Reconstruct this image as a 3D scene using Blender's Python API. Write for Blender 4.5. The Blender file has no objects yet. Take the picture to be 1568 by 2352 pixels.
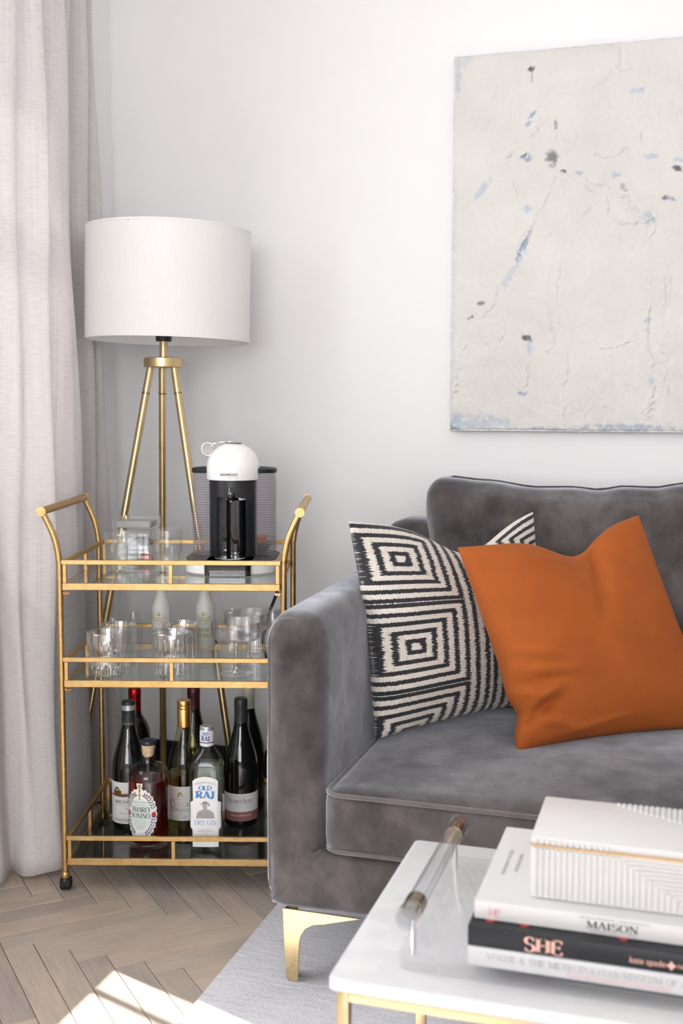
import bpy, bmesh, math, random
import numpy as np
from mathutils import Vector, Matrix

# ------------------------------------------------------------------ camera, light, exposure
SC = bpy.context.scene
COL = SC.collection
R = math.radians
PI = math.pi
CAMZ = 1.07
yaw, pit, rol = R(17.0), R(5.1), R(0.2)
_c, _s = math.cos(yaw), math.sin(yaw)
def _yr(v): return Vector((_c*v[0]-_s*v[1], _s*v[0]+_c*v[1], v[2]))
_rt, _fw, _up = Vector((1, 0, 0)), Vector((0, math.cos(pit), -math.sin(pit))), Vector((0, math.sin(pit), math.cos(pit)))
_r1 = _yr(_rt*math.cos(rol)+_up*math.sin(rol)); _u1 = _yr(_up*math.cos(rol)-_rt*math.sin(rol)); _f1 = _yr(_fw)
cam_d = bpy.data.cameras.new('camera'); cam = bpy.data.objects.new('camera', cam_d); COL.objects.link(cam)
cam.matrix_world = Matrix(((_r1.x, _u1.x, -_f1.x, 0), (_r1.y, _u1.y, -_f1.y, 0), (_r1.z, _u1.z, -_f1.z, CAMZ), (0, 0, 0, 1)))
cam_d.sensor_fit = 'VERTICAL'; cam_d.sensor_height = 36.0; cam_d.lens = 2588/2352*36.0
cam_d.clip_start = 0.05
cam_d.dof.use_dof = True; cam_d.dof.focus_distance = 2.5; cam_d.dof.aperture_fstop = 4.5
SC.camera = cam

SC.view_settings.view_transform = 'Standard'; SC.view_settings.look = 'None'
SC.view_settings.gamma = 1.0; SC.view_settings.use_curve_mapping = False
SC.view_settings.exposure = -0.07
cy = SC.cycles
cy.use_denoising = True
cy.max_bounces = 12; cy.diffuse_bounces = 8; cy.glossy_bounces = 5; cy.transmission_bounces = 10; cy.transparent_max_bounces = 32
cy.caustics_reflective = False; cy.caustics_refractive = False
cy.sample_clamp_indirect = 6.0
cy.use_adaptive_sampling = True; cy.adaptive_threshold = 0.13; cy.adaptive_min_samples = 16

world = bpy.data.worlds.new('world'); SC.world = world; world.use_nodes = True
_bg = world.node_tree.nodes['Background']; _bg.inputs[0].default_value = (0.78, 0.87, 1.0, 1); _bg.inputs[1].default_value = 0.6

def add_light(name, typ, energy, color, loc, rot=None, direction=None, **kw):
    d = bpy.data.lights.new(name, typ); d.energy = energy; d.color = color
    for k, v in kw.items(): setattr(d, k, v)
    o = bpy.data.objects.new(name, d); COL.objects.link(o); o.location = loc
    if direction is not None: o.rotation_euler = Vector(direction).to_track_quat('-Z', 'Y').to_euler()
    return o
_az, _el = R(-19.7), R(55.0)
sun = add_light('sun', 'SUN', 14.0, (1.0, 0.95, 0.88), (-4, 3, 4), direction=(math.cos(_az)*math.cos(_el), math.sin(_az)*math.cos(_el), -math.sin(_el)), angle=R(0.6))
# daylight at the left window, and added fill at an invented window behind camera
add_light('daylight_and_fill', 'AREA', 52.0, (0.975, 0.985, 1.0), (-1.86, 1.66, 1.52), direction=(1, 0, -0.06), shape='RECTANGLE', size=1.94, size_y=1.28)
add_light('daylight_and_fill', 'AREA', 192.0, (0.98, 0.985, 1.0), (0.45, -4.76, 1.60), direction=(0, 1, -0.03), shape='RECTANGLE', size=3.0, size_y=1.9)

# ------------------------------------------------------------------ materials
MATS = {}
def newmat(name):
    m = bpy.data.materials.new(name); m.use_nodes = True
    nt = m.node_tree; nt.nodes.clear()
    out = nt.nodes.new('ShaderNodeOutputMaterial')
    MATS[name] = m
    return m, nt, out
def N(nt, typ, **kw):
    n = nt.nodes.new(typ)
    for k, v in kw.items():
        if k.startswith('i_'):
            key = k[2:]
            n.inputs[int(key) if key.isdigit() else key.replace('_', ' ')].default_value = v
        else: setattr(n, k, v)
    return n
def L(nt, a, b): nt.links.new(a, b)
def rgba(c): return (c[0], c[1], c[2], 1.0)
def principled(nt, color=(.8, .8, .8), rough=.5, metal=0.0, **kw):
    b = nt.nodes.new('ShaderNodeBsdfPrincipled')
    b.inputs['Base Color'].default_value = rgba(color); b.inputs['Roughness'].default_value = rough; b.inputs['Metallic'].default_value = metal
    for k, v in kw.items(): b.inputs[k.replace('_', ' ')].default_value = v
    return b
def coords(nt, kind='Object', scale=(1, 1, 1)):
    t = nt.nodes.new('ShaderNodeTexCoord'); mp = nt.nodes.new('ShaderNodeMapping'); mp.inputs['Scale'].default_value = scale
    L(nt, t.outputs[kind], mp.inputs[0]); return mp.outputs[0]
def noise(nt, vec, scale, detail=3, rough=.5):
    n = nt.nodes.new('ShaderNodeTexNoise'); n.inputs['Scale'].default_value = scale; n.inputs['Detail'].default_value = detail; n.inputs['Roughness'].default_value = rough
    L(nt, vec, n.inputs['Vector']); return n.outputs[0]
def ramp(nt, fac, stops):
    r = nt.nodes.new('ShaderNodeValToRGB'); e = r.color_ramp.elements
    e[0].position, e[0].color = stops[0][0], rgba(stops[0][1]); e[1].position, e[1].color = stops[-1][0], rgba(stops[-1][1])
    for p, c in stops[1:-1]:
        k = e.new(p); k.color = rgba(c)
    L(nt, fac, r.inputs[0]); return r.outputs[0]
def bump(nt, height, strength=.2, dist=.01, normal=None):
    b = nt.nodes.new('ShaderNodeBump'); b.inputs['Strength'].default_value = strength; b.inputs['Distance'].default_value = dist
    L(nt, height, b.inputs['Height'])
    if normal is not None: L(nt, normal, b.inputs['Normal'])
    return b.outputs[0]
def math_(nt, op, a, b=None, c=None):
    m = nt.nodes.new('ShaderNodeMath'); m.operation = op
    for i, v in enumerate((a, b, c)):
        if v is None: continue
        if isinstance(v, (int, float)): m.inputs[i].default_value = v
        else: L(nt, v, m.inputs[i])
    return m.outputs[0]

def simple(name, color, rough=.5, metal=0.0, var=.06, scale=30, bmp=0.0, bscale=200, **kw):
    """plain material with a little procedural colour variation"""
    m, nt, out = newmat(name)
    b = principled(nt, color, rough, metal, **kw)
    v = coords(nt)
    lo = tuple(c*(1-var) for c in color); hi = tuple(min(1, c*(1+var)) for c in color)
    L(nt, ramp(nt, noise(nt, v, scale), [(.3, lo), (.7, hi)]), b.inputs['Base Color'])
    if bmp: L(nt, bump(nt, noise(nt, v, bscale, 2), bmp, .002), b.inputs['Normal'])
    L(nt, b.outputs[0], out.inputs[0]); return m

def thin_glass(name, tint=(1, 1, 1), rough=0.0, f0=.04, gloss=(1, 1, 1), fmax=1.0):
    """clear pane or shell: straight-through transmission plus Schlick reflection"""
    m, nt, out = newmat(name)
    tr = N(nt, 'ShaderNodeBsdfTransparent'); tr.inputs[0].default_value = rgba(tint)
    gl = N(nt, 'ShaderNodeBsdfGlossy'); gl.inputs['Color'].default_value = rgba(gloss); gl.inputs['Roughness'].default_value = rough
    g = N(nt, 'ShaderNodeNewGeometry')
    d = N(nt, 'ShaderNodeVectorMath', operation='DOT_PRODUCT'); L(nt, g.outputs['Normal'], d.inputs[0]); L(nt, g.outputs['Incoming'], d.inputs[1])
    k = math_(nt, 'SUBTRACT', 1.0, math_(nt, 'ABSOLUTE', d.outputs['Value']))
    f = math_(nt, 'MULTIPLY_ADD', math_(nt, 'POWER', k, 5.0), fmax-f0, f0)
    mx = N(nt, 'ShaderNodeMixShader'); L(nt, f, mx.inputs[0]); L(nt, tr.outputs[0], mx.inputs[1]); L(nt, gl.outputs[0], mx.inputs[2])
    L(nt, mx.outputs[0], out.inputs[0]); return m
def solid_glass(name, color=(1, 1, 1), ior=1.45, clear=.35, rough=0.0, tint=None, f0=.05):
    """glass or liquid body: most light passes straight, part of it is bent, the rest is mirrored"""
    m, nt, out = newmat(name)
    g = N(nt, 'ShaderNodeBsdfRefraction'); g.inputs['Color'].default_value = rgba(color); g.inputs['IOR'].default_value = ior; g.inputs['Roughness'].default_value = rough
    tr = N(nt, 'ShaderNodeBsdfTransparent'); tr.inputs[0].default_value = rgba(tint or color)
    mx = N(nt, 'ShaderNodeMixShader'); mx.inputs[0].default_value = clear
    L(nt, g.outputs[0], mx.inputs[1]); L(nt, tr.outputs[0], mx.inputs[2])
    gl = N(nt, 'ShaderNodeBsdfGlossy'); gl.inputs['Color'].default_value = (1, 1, 1, 1); gl.inputs['Roughness'].default_value = rough
    ge = N(nt, 'ShaderNodeNewGeometry'); d = N(nt, 'ShaderNodeVectorMath', operation='DOT_PRODUCT'); L(nt, ge.outputs['Normal'], d.inputs[0]); L(nt, ge.outputs['Incoming'], d.inputs[1])
    k = math_(nt, 'SUBTRACT', 1.0, math_(nt, 'ABSOLUTE', d.outputs['Value'])); f = math_(nt, 'MULTIPLY_ADD', math_(nt, 'POWER', k, 5.0), .75-f0, f0)
    m2 = N(nt, 'ShaderNodeMixShader'); L(nt, f, m2.inputs[0]); L(nt, mx.outputs[0], m2.inputs[1]); L(nt, gl.outputs[0], m2.inputs[2])
    L(nt, m2.outputs[0], out.inputs[0]); return m

def make_materials():
    # painted plaster
    m, nt, out = newmat('plaster'); b = principled(nt, (.85, .85, .86), .75)
    v = coords(nt); L(nt, ramp(nt, noise(nt, v, 1.3, 2), [(.3, (.83, .83, .84)), (.7, (.865, .865, .875))]), b.inputs['Base Color'])
    L(nt, bump(nt, noise(nt, v, 160, 3), .05, .002), b.inputs['Normal']); L(nt, b.outputs[0], out.inputs[0])
    simple('ceiling_paint', (.88, .88, .87), .8, scale=2)
    simple('black_paint', (.008, .009, .011), .45, var=.2)
    simple('white_paint', (.84, .84, .83), .4, scale=5)
    # oak planks: grain runs along local x, every plank its own tone
    m, nt, out = newmat('oak'); b = principled(nt, (.3, .24, .19), .42)
    oi = N(nt, 'ShaderNodeObjectInfo'); tc = N(nt, 'ShaderNodeTexCoord')
    add = N(nt, 'ShaderNodeVectorMath', operation='ADD'); sc = N(nt, 'ShaderNodeVectorMath', operation='SCALE')
    cmb = N(nt, 'ShaderNodeCombineXYZ')
    L(nt, oi.outputs['Random'], cmb.inputs[0]); L(nt, oi.outputs['Random'], cmb.inputs[1]); L(nt, cmb.outputs[0], sc.inputs[0]); sc.inputs['Scale'].default_value = 40
    L(nt, tc.outputs['Object'], add.inputs[0]); L(nt, sc.outputs[0], add.inputs[1])
    mp = N(nt, 'ShaderNodeMapping'); mp.inputs['Scale'].default_value = (3, 60, 30); L(nt, add.outputs[0], mp.inputs[0])
    g1 = noise(nt, mp.outputs[0], 3.0, 6, .65)
    mp2 = N(nt, 'ShaderNodeMapping'); mp2.inputs['Scale'].default_value = (5, 14, 10); L(nt, add.outputs[0], mp2.inputs[0])
    g2 = noise(nt, mp2.outputs[0], 1.6, 3)
    c1 = ramp(nt, g1, [(.26, (.41, .345, .293)), (.5, (.52, .455, .395)), (.74, (.575, .513, .453))])
    c2 = ramp(nt, g2, [(.3, (.88, .86, .86)), (.7, (1.05, 1.03, 1.0))])
    mu = N(nt, 'ShaderNodeMix', data_type='RGBA', blend_type='MULTIPLY'); mu.inputs[0].default_value = 1.0; L(nt, c1, mu.inputs[6]); L(nt, c2, mu.inputs[7])
    c3 = ramp(nt, oi.outputs['Random'], [(0, (.82, .82, .84)), (.5, (1.0, .98, .96)), (1, (1.1, 1.05, .98))])
    mu2 = N(nt, 'ShaderNodeMix', data_type='RGBA', blend_type='MULTIPLY'); mu2.inputs[0].default_value = 1.0; L(nt, mu.outputs[2], mu2.inputs[6]); L(nt, c3, mu2.inputs[7])
    L(nt, mu2.outputs[2], b.inputs['Base Color']); L(nt, bump(nt, g1, .12, .001), b.inputs['Normal']); L(nt, b.outputs[0], out.inputs[0])
    simple('floor_gap', (.05, .038, .03), .9)
    # linen curtain
    m, nt, out = newmat('linen')
    v = coords(nt); vs = coords(nt, 'UV', (700, 6, 1)); vt = coords(nt, 'UV', (40, 1100, 1))
    n1 = noise(nt, vs, 1.0, 3); n2 = noise(nt, vt, 1.0, 2)
    w = math_(nt, 'ADD', math_(nt, 'MULTIPLY', n1, .5), math_(nt, 'MULTIPLY', n2, .5))
    colr = ramp(nt, w, [(.36, (.66, .635, .635)), (.5, (.755, .73, .728)), (.64, (.81, .79, .785))])
    df = N(nt, 'ShaderNodeBsdfDiffuse'); tl = N(nt, 'ShaderNodeBsdfTranslucent'); L(nt, colr, df.inputs[0]); L(nt, colr, tl.inputs[0])
    nb = bump(nt, w, .25, .001); L(nt, nb, df.inputs['Normal'])
    mx = N(nt, 'ShaderNodeMixShader'); mx.inputs[0].default_value = .22; L(nt, df.outputs[0], mx.inputs[1]); L(nt, tl.outputs[0], mx.inputs[2]); L(nt, mx.outputs[0], out.inputs[0])
    # lamp shade
    m, nt, out = newmat('shade_linen')
    v = coords(nt, 'Object', (900, 900, 25)); colr = ramp(nt, noise(nt, v, 1.0, 2), [(.3, (.90, .895, .89)), (.7, (.95, .945, .94))])
    df = N(nt, 'ShaderNodeBsdfDiffuse'); tl = N(nt, 'ShaderNodeBsdfTranslucent'); L(nt, colr, df.inputs[0]); L(nt, colr, tl.inputs[0])
    mx = N(nt, 'ShaderNodeMixShader'); mx.inputs[0].default_value = .16; L(nt, df.outputs[0], mx.inputs[1]); L(nt, tl.outputs[0], mx.inputs[2]); L(nt, mx.outputs[0], out.inputs[0])
    # metals
    def brass(name, a, bb, rough, scale=60):
        m, nt, out = newmat(name); p = principled(nt, a, rough, 1.0); v = coords(nt)
        n = noise(nt, v, scale, 4, .6); L(nt, ramp(nt, n, [(.35, a), (.68, bb)]), p.inputs['Base Color'])
        L(nt, math_(nt, 'MULTIPLY_ADD', n, .18, rough-.09), p.inputs['Roughness']); L(nt, p.outputs[0], out.inputs[0])
    brass('cart_gold', (.52, .34, .140), (.63, .435, .20), .42)
    brass('lamp_brass', (.60, .46, .24), (.66, .51, .28), .30, 20)
    brass('leg_brass', (.76, .58, .32), (.80, .62, .36), .28, 20)
    brass('table_brass', (.62, .48, .28), (.70, .55, .33), .34, 30)
    brass('bronze_collar', (.26, .22, .16), (.34, .29, .21), .25, 30)
    brass('copper_bolt', (.75, .42, .20), (.82, .5, .27), .3, 30)
    brass('chrome', (.78, .77, .76), (.82, .81, .80), .09, 10)
    simple('foil', (.42, .42, .43), .4, .35, var=.45, scale=70)
    brass('screwcap_gold', (.86, .50, .17), (.90, .56, .22), .34, 30)
    brass('capsule_red', (.38, .012, .018), (.48, .02, .025), .3, 40)
    # velvet
    def velvet(name, a, bb, sheen=.75):
        m, nt, out = newmat(name); p = principled(nt, a, .85); v = coords(nt)
        n1 = noise(nt, v, 4.2, 5, .62); n2 = noise(nt, coords(nt, 'Object', (1, 1, .7)), 15, 4, .6); n3 = noise(nt, v, 700, 2)
        s = math_(nt, 'ADD', math_(nt, 'MULTIPLY', n1, .6), math_(nt, 'MULTIPLY', n2, .4))
        L(nt, ramp(nt, s, [(.36, a), (.5, tuple((x+y)/2 for x, y in zip(a, bb))), (.60, bb)]), p.inputs['Base Color'])
        L(nt, math_(nt, 'MULTIPLY_ADD', math_(nt, 'MULTIPLY', math_(nt, 'SUBTRACT', s, .42), 6.0), .32*sheen, .68*sheen), p.inputs['Sheen Weight']); p.inputs['Sheen Roughness'].default_value = .44; p.inputs['Sheen Tint'].default_value = (.86, .90, 1.0, 1)
        p.inputs['Specular IOR Level'].default_value = .1
        nb = bump(nt, n3, .25, .0012); nb = bump(nt, s, .22, .012, nb); L(nt, nb, p.inputs['Normal']); L(nt, p.outputs[0], out.inputs[0])
    velvet('velvet', (.033, .029, .029), (.122, .107, .103), 1.0)
    velvet('velvet_welt', (.11, .094, .088), (.15, .13, .123), 1.0)
    # ikat cushion: concentric rectangles with frayed edges
    m, nt, out = newmat('ikat'); p = principled(nt, (.7, .66, .6), .9)
    tc = N(nt, 'ShaderNodeTexCoord'); sp = N(nt, 'ShaderNodeSeparateXYZ'); L(nt, tc.outputs['UV'], sp.inputs[0])
    U, V = sp.outputs[0], sp.outputs[1]
    jx = math_(nt, 'SUBTRACT', noise(nt, coords(nt, 'UV', (14, 170, 1)), 1.0, 3, .7), .5)
    jy = math_(nt, 'SUBTRACT', noise(nt, coords(nt, 'UV', (190, 10, 1)), 1.0, 2, .6), .5)
    def cell(x, c, per):
        t = math_(nt, 'ADD', math_(nt, 'SUBTRACT', x, c), per/2+per*4)
        return math_(nt, 'ABSOLUTE', math_(nt, 'SUBTRACT', math_(nt, 'MODULO', t, per), per/2))
    dx = math_(nt, 'DIVIDE', math_(nt, 'ADD', cell(U, .16, .80), math_(nt, 'MULTIPLY', jx, .062)), .057)
    dy = math_(nt, 'DIVIDE', math_(nt, 'ADD', cell(V, .405, .42), math_(nt, 'MULTIPLY', jy, .013)), .043)
    mm = math_(nt, 'MAXIMUM', dx, dy)
    fr = math_(nt, 'FRACT', math_(nt, 'ADD', mm, .62))
    blk = math_(nt, 'LESS_THAN', fr, .46)
    th = noise(nt, coords(nt, 'UV', (230, 26, 1)), 1.0, 3, .6)
    lightc = ramp(nt, th, [(.32, (.52, .46, .40)), (.5, (.72, .67, .61)), (.7, (.80, .76, .71))])
    darkc = ramp(nt, th, [(.3, (.010, .011, .014)), (.75, (.04, .042, .05))])
    mxc = N(nt, 'ShaderNodeMix', data_type='RGBA'); L(nt, blk, mxc.inputs[0]); L(nt, lightc, mxc.inputs[6]); L(nt, darkc, mxc.inputs[7])
    L(nt, mxc.outputs[2], p.inputs['Base Color']); p.inputs['Sheen Weight'].default_value = .2
    hh = math_(nt, 'ADD', th, math_(nt, 'MULTIPLY', blk, -.6)); L(nt, bump(nt, hh, .5, .003), p.inputs['Normal']); L(nt, p.outputs[0], out.inputs[0])
    # orange wool
    m, nt, out = newmat('orange_wool'); p = principled(nt, (.42, .115, .02), .9)
    v = coords(nt, 'UV', (300, 300, 1)); n1 = noise(nt, v, 1.0, 3, .7); n2 = noise(nt, coords(nt), 14, 3)
    s = math_(nt, 'ADD', math_(nt, 'MULTIPLY', n1, .7), math_(nt, 'MULTIPLY', n2, .3))
    L(nt, ramp(nt, s, [(.34, (.31, .066, .006)), (.55, (.375, .087, .008)), (.7, (.45, .118, .015))]), p.inputs['Base Color'])
    p.inputs['Sheen Weight'].default_value = .06; p.inputs['Sheen Tint'].default_value = (1, .6, .3, 1)
    L(nt, bump(nt, n1, .35, .0012), p.inputs['Normal']); L(nt, p.outputs[0], out.inputs[0])
    # rug
    m, nt, out = newmat('rug_wool'); p = principled(nt, (.5, .5, .54), .95)
    n1 = noise(nt, coords(nt, 'Object', (320, 110, 1)), 1.0, 3, .7); n2 = noise(nt, coords(nt, 'Object', (14, 160, 1)), 1.0, 2); n3 = noise(nt, coords(nt), 5, 2)
    s = math_(nt, 'ADD', math_(nt, 'ADD', math_(nt, 'MULTIPLY', n1, .5), math_(nt, 'MULTIPLY', n2, .32)), math_(nt, 'MULTIPLY', n3, .18))
    L(nt, ramp(nt, s, [(.36, (.56, .56, .595)), (.5, (.76, .76, .795)), (.64, (.88, .88, .91))]), p.inputs['Base Color'])
    L(nt, bump(nt, s, .6, .004), p.inputs['Normal']); L(nt, p.outputs[0], out.inputs[0])
    # painting
    m, nt, out = newmat('impasto'); p = principled(nt, (.8, .78, .74), .55)
    at = N(nt, 'ShaderNodeVertexColor', layer_name='paint'); v = coords(nt)
    n1 = noise(nt, v, 9, 5, .6); n2 = noise(nt, coords(nt, 'Object', (60, 1, 9)), 3, 3)
    mu = N(nt, 'ShaderNodeMix', data_type='RGBA', blend_type='MULTIPLY'); mu.inputs[0].default_value = 1.0
    L(nt, at.outputs[0], mu.inputs[6]); L(nt, ramp(nt, n1, [(.3, (.95, .94, .93)), (.7, (1.02, 1.02, 1.02))]), mu.inputs[7])
    L(nt, mu.outputs[2], p.inputs['Base Color'])
    nb = bump(nt, n2, .18, .004); nb = bump(nt, noise(nt, v, 45, 4), .42, .004, nb); L(nt, nb, p.inputs['Normal']); L(nt, p.outputs[0], out.inputs[0])
    simple('canvas_edge', (.62, .63, .66), .8, var=.2, scale=40)
    # marble
    m, nt, out = newmat('marble'); p = principled(nt, (.86, .86, .87), .22); v = coords(nt)
    n1 = noise(nt, v, 4, 6, .65); ds = N(nt, 'ShaderNodeVectorMath', operation='ADD'); L(nt, v, ds.inputs[0])
    sc2 = N(nt, 'ShaderNodeCombineXYZ'); L(nt, n1, sc2.inputs[0]); L(nt, n1, sc2.inputs[1]); L(nt, sc2.outputs[0], ds.inputs[1])
    n2 = noise(nt, ds.outputs[0], 2.2, 5, .6)
    L(nt, ramp(nt, n2, [(.40, (.68, .68, .70)), (.5, (.73, .735, .745)), (.62, (.745, .745, .755))]), p.inputs['Base Color']); L(nt, p.outputs[0], out.inputs[0])
    # glass family
    thin_glass('window_glass'); thin_glass('shelf_glass', (.90, .94, .92)); thin_glass('shelf_glass_darkened', (.50, .53, .52), f0=.06)  # bottom pane tinted darker to imitate the black baseboard mirrored in it
    thin_glass('bottle_shell', (.96, .98, .96)); thin_glass('bottle_shell_gin', (.90, .96, .92)); thin_glass('bottle_shell_yellow', (.97, .94, .76))
    thin_glass('clear_glass', (.975, .98, .98), 0.0, .06)
    thin_glass('crystal', (.955, .955, .962), .03, .17)
    thin_glass('thin_clear', (.97, .975, .975), 0.0, .05)
    thin_glass('frost_glass', (.955, .955, .965), .16, .11)
    thin_glass('acrylic', (.985, .988, .99), .10, .03, fmax=.5)
    thin_glass('acrylic_rod', (.87, .88, .90), .03, .13)
    solid_glass('amaro_liquid', (.70, .07, .04), 1.12, .6, tint=(.68, .05, .035))
    solid_glass('gin_liquid', (.95, .985, .965), 1.15, .6)
    solid_glass('wine_liquid', (.96, .87, .48), 1.1, .65)
    m, nt, out = newmat('tank_plastic')
    tr = N(nt, 'ShaderNodeBsdfTransparent'); tr.inputs[0].default_value = (.90, .89, .91, 1); p = principled(nt, (.80, .78, .80), .18)
    oc = N(nt, 'ShaderNodeTexCoord'); sp = N(nt, 'ShaderNodeSeparateXYZ'); L(nt, oc.outputs['Object'], sp.inputs[0])
    gv = math_(nt, 'GREATER_THAN', math_(nt, 'FRACT', math_(nt, 'DIVIDE', math_(nt, 'SUBTRACT', sp.outputs[2], .0345), .0060)), .60)
    L(nt, ramp(nt, gv, [(0, (.82, .80, .82)), (1, (.34, .32, .34))]), p.inputs['Base Color'])  # groove colour darkened to imitate the refraction lines of the ribs
    lw = N(nt, 'ShaderNodeLayerWeight'); lw.inputs[0].default_value = .35
    op = math_(nt, 'ADD', math_(nt, 'MULTIPLY_ADD', lw.outputs['Facing'], .22, .06), math_(nt, 'MULTIPLY', gv, .12))
    mx = N(nt, 'ShaderNodeMixShader'); L(nt, op, mx.inputs[0]); L(nt, tr.outputs[0], mx.inputs[1]); L(nt, p.outputs[0], mx.inputs[2]); L(nt, mx.outputs[0], out.inputs[0])
    # bottles, prints, plastics
    simple('dark_bottle', (.004, .005, .005), .07, var=.1, Coat_Weight=.5, Coat_Roughness=.03)
    simple('capsule_black', (.022, .024, .026), .42); simple('capsule_wine', (.075, .008, .014), .35); simple('capsule_cream', (.55, .54, .44), .5)
    simple('capsule_silver', (.55, .56, .58), .35, .6)
    simple('paper', (.80, .79, .79), .7, var=.03); simple('paper_bright', (.88, .88, .89), .6, var=.02); simple('paper_mint', (.70, .78, .75), .7, var=.03)
    simple('ink_black', (.03, .03, .035), .6); simple('ink_grey', (.30, .29, .29), .7); simple('ink_pale', (.44, .43, .44), .7); simple('ink_brown', (.16, .075, .022), .6)
    simple('ink_purple', (.10, .085, .16), .6); simple('ink_red', (.55, .05, .045), .55); simple('ink_plum', (.12, .035, .045), .6)
    simple('ink_blue', (.10, .28, .60), .6); simple('ink_darkblue', (.06, .12, .36), .6); simple('ink_pink', (.85, .42, .45), .6); simple('ink_rose', (.86, .50, .42), .5)
    simple('ink_gold', (.66, .42, .16), .35, .5); simple('ink_green', (.42, .45, .10), .6); simple('ink_ochre', (.55, .36, .10), .6)
    simple('band_rose', (.33, .135, .13), .6); simple('cork', (.72, .50, .33), .8, var=.15, scale=120); simple('stopper_blue', (.018, .025, .045), .3)
    simple('white_wrap', (.80, .79, .76), .4, bmp=.2, bscale=60); simple('silver_cap', (.62, .63, .65), .35, .7)
    simple('white_plastic', (.88, .875, .855), .2, var=.01, Coat_Weight=.5); simple('black_plastic', (.007, .009, .012), .38, var=.1); simple('black_gloss', (.006, .008, .011), .05, Coat_Weight=1.0)
    simple('dark_plate', (.045, .043, .043), .35); simple('rubber', (.012, .012, .012), .6); simple('dark_bronze', (.028, .024, .018), .4, .5)
    simple('pod_orange', (.75, .13, .03), .4); simple('pod_dark', (.03, .02, .02), .5)
    simple('book_white', (.70, .70, .70), .5, var=.01); simple('book_black', (.008, .010, .014), .45); simple('book_grey', (.62, .63, .65), .5, var=.02); simple('book_pages', (.80, .78, .74), .8, var=.08, scale=300)
    simple('bone_white', (.69, .685, .685), .4, var=.015); simple('groove', (.46, .44, .43), .7); simple('gold_inlay', (.72, .47, .25), .4, .4)
make_materials()
M = MATS

# ------------------------------------------------------------------ helpers
def link(o, parent=None):
    COL.objects.link(o)
    if parent is not None: o.parent = parent
    return o
def tag(o, label=None, cat=None, group=None, kind=None):
    if label: o['label'] = label
    if cat: o['category'] = cat
    if group: o['group'] = group
    if kind: o['kind'] = kind
    return o
def thing(name, label, cat, loc=(0, 0, 0), rz=0.0, group=None):
    o = bpy.data.objects.new(name, None); o.empty_display_size = .05; link(o); o.location = loc; o.rotation_euler = (0, 0, rz)
    return tag(o, label, cat, group)
def setmat(me, m):
    me.materials.clear()
    me.materials.append(M[m] if isinstance(m, str) else m)
def mk(name, verts, faces, m, parent=None, smooth=False, loc=None, rot=None):
    me = bpy.data.meshes.new(name); me.from_pydata([tuple(v) for v in verts], [], faces); me.update()
    setmat(me, m)
    if smooth: me.polygons.foreach_set('use_smooth', [True]*len(me.polygons))
    o = link(bpy.data.objects.new(name, me), parent)
    if loc is not None: o.location = loc
    if rot is not None: o.rotation_euler = rot
    return o
def from_bm(name, bm, m, parent=None, smooth=False, loc=None, rot=None, angle=None):
    me = bpy.data.meshes.new(name); bm.to_mesh(me); bm.free(); setmat(me, m)
    if smooth:
        me.polygons.foreach_set('use_smooth', [True]*len(me.polygons))
        if angle: me.set_sharp_from_angle(angle=angle)
    o = link(bpy.data.objects.new(name, me), parent)
    if loc is not None: o.location = loc
    if rot is not None: o.rotation_euler = rot
    return o
def bm_box(bm, x0, x1, y0, y1, z0, z1, bev=0.0, seg=2):
    r = bmesh.ops.create_cube(bm, size=1.0)
    for v in r['verts']: v.co = ((x0+x1)/2+v.co.x*(x1-x0), (y0+y1)/2+v.co.y*(y1-y0), (z0+z1)/2+v.co.z*(z1-z0))
    if bev: bmesh.ops.bevel(bm, geom=list({e for v in r['verts'] for e in v.link_edges}), offset=bev, segments=seg, profile=.5, affect='EDGES')
def box(name, x0, x1, y0, y1, z0, z1, m, parent=None, bev=0.0, seg=2, smooth=True):
    bm = bmesh.new(); bm_box(bm, x0, x1, y0, y1, z0, z1, bev, seg)
    return from_bm(name, bm, m, parent, smooth and bev > 0, angle=R(35) if bev > 0 else None)
def lathe_data(prof, seg=48, sq=None, ribs=None):
    """surface of revolution; sq: superellipse power, ribs: f(angle, z) -> radius factor"""
    V, F = [], []
    n = len(prof)
    for (r, z) in prof:
        for k in range(seg):
            a = 2*PI*k/seg; q = 1.0
            if sq:
                q = (abs(math.cos(a))**sq+abs(math.sin(a))**sq)**(-1/sq)
            if ribs: q *= ribs(a, z, r)
            V.append((r*q*math.cos(a), r*q*math.sin(a), z))
    for i in range(n-1):
        for k in range(seg):
            a, b = i*seg+k, i*seg+(k+1) % seg
            F.append((a, b, b+seg, a+seg))
    if prof[0][0] > 1e-6: F.append(tuple(range(seg-1, -1, -1)))
    if prof[-1][0] > 1e-6: F.append(tuple((n-1)*seg+k for k in range(seg)))
    return V, F
def lathe(name, prof, m, parent=None, seg=48, sq=None, ribs=None, loc=None, rot=None, sharp=35, closed=False):
    V, F = lathe_data(prof, seg, sq, ribs)
    if closed: F = F[:-2] if prof[0][0] > 1e-6 and prof[-1][0] > 1e-6 else F
    if closed:
        n = len(prof)
        for k in range(seg): F.append(((n-1)*seg+k, (n-1)*seg+(k+1) % seg, (k+1) % seg, k))
    bm = bmesh.new(); vs = [bm.verts.new(v) for v in V]
    for f in F:
        try: bm.faces.new([vs[i] for i in f])
        except ValueError: pass
    bmesh.ops.remove_doubles(bm, verts=bm.verts, dist=1e-6)
    bmesh.ops.recalc_face_normals(bm, faces=bm.faces)
    return from_bm(name, bm, m, parent, True, loc, rot, R(sharp))
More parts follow.
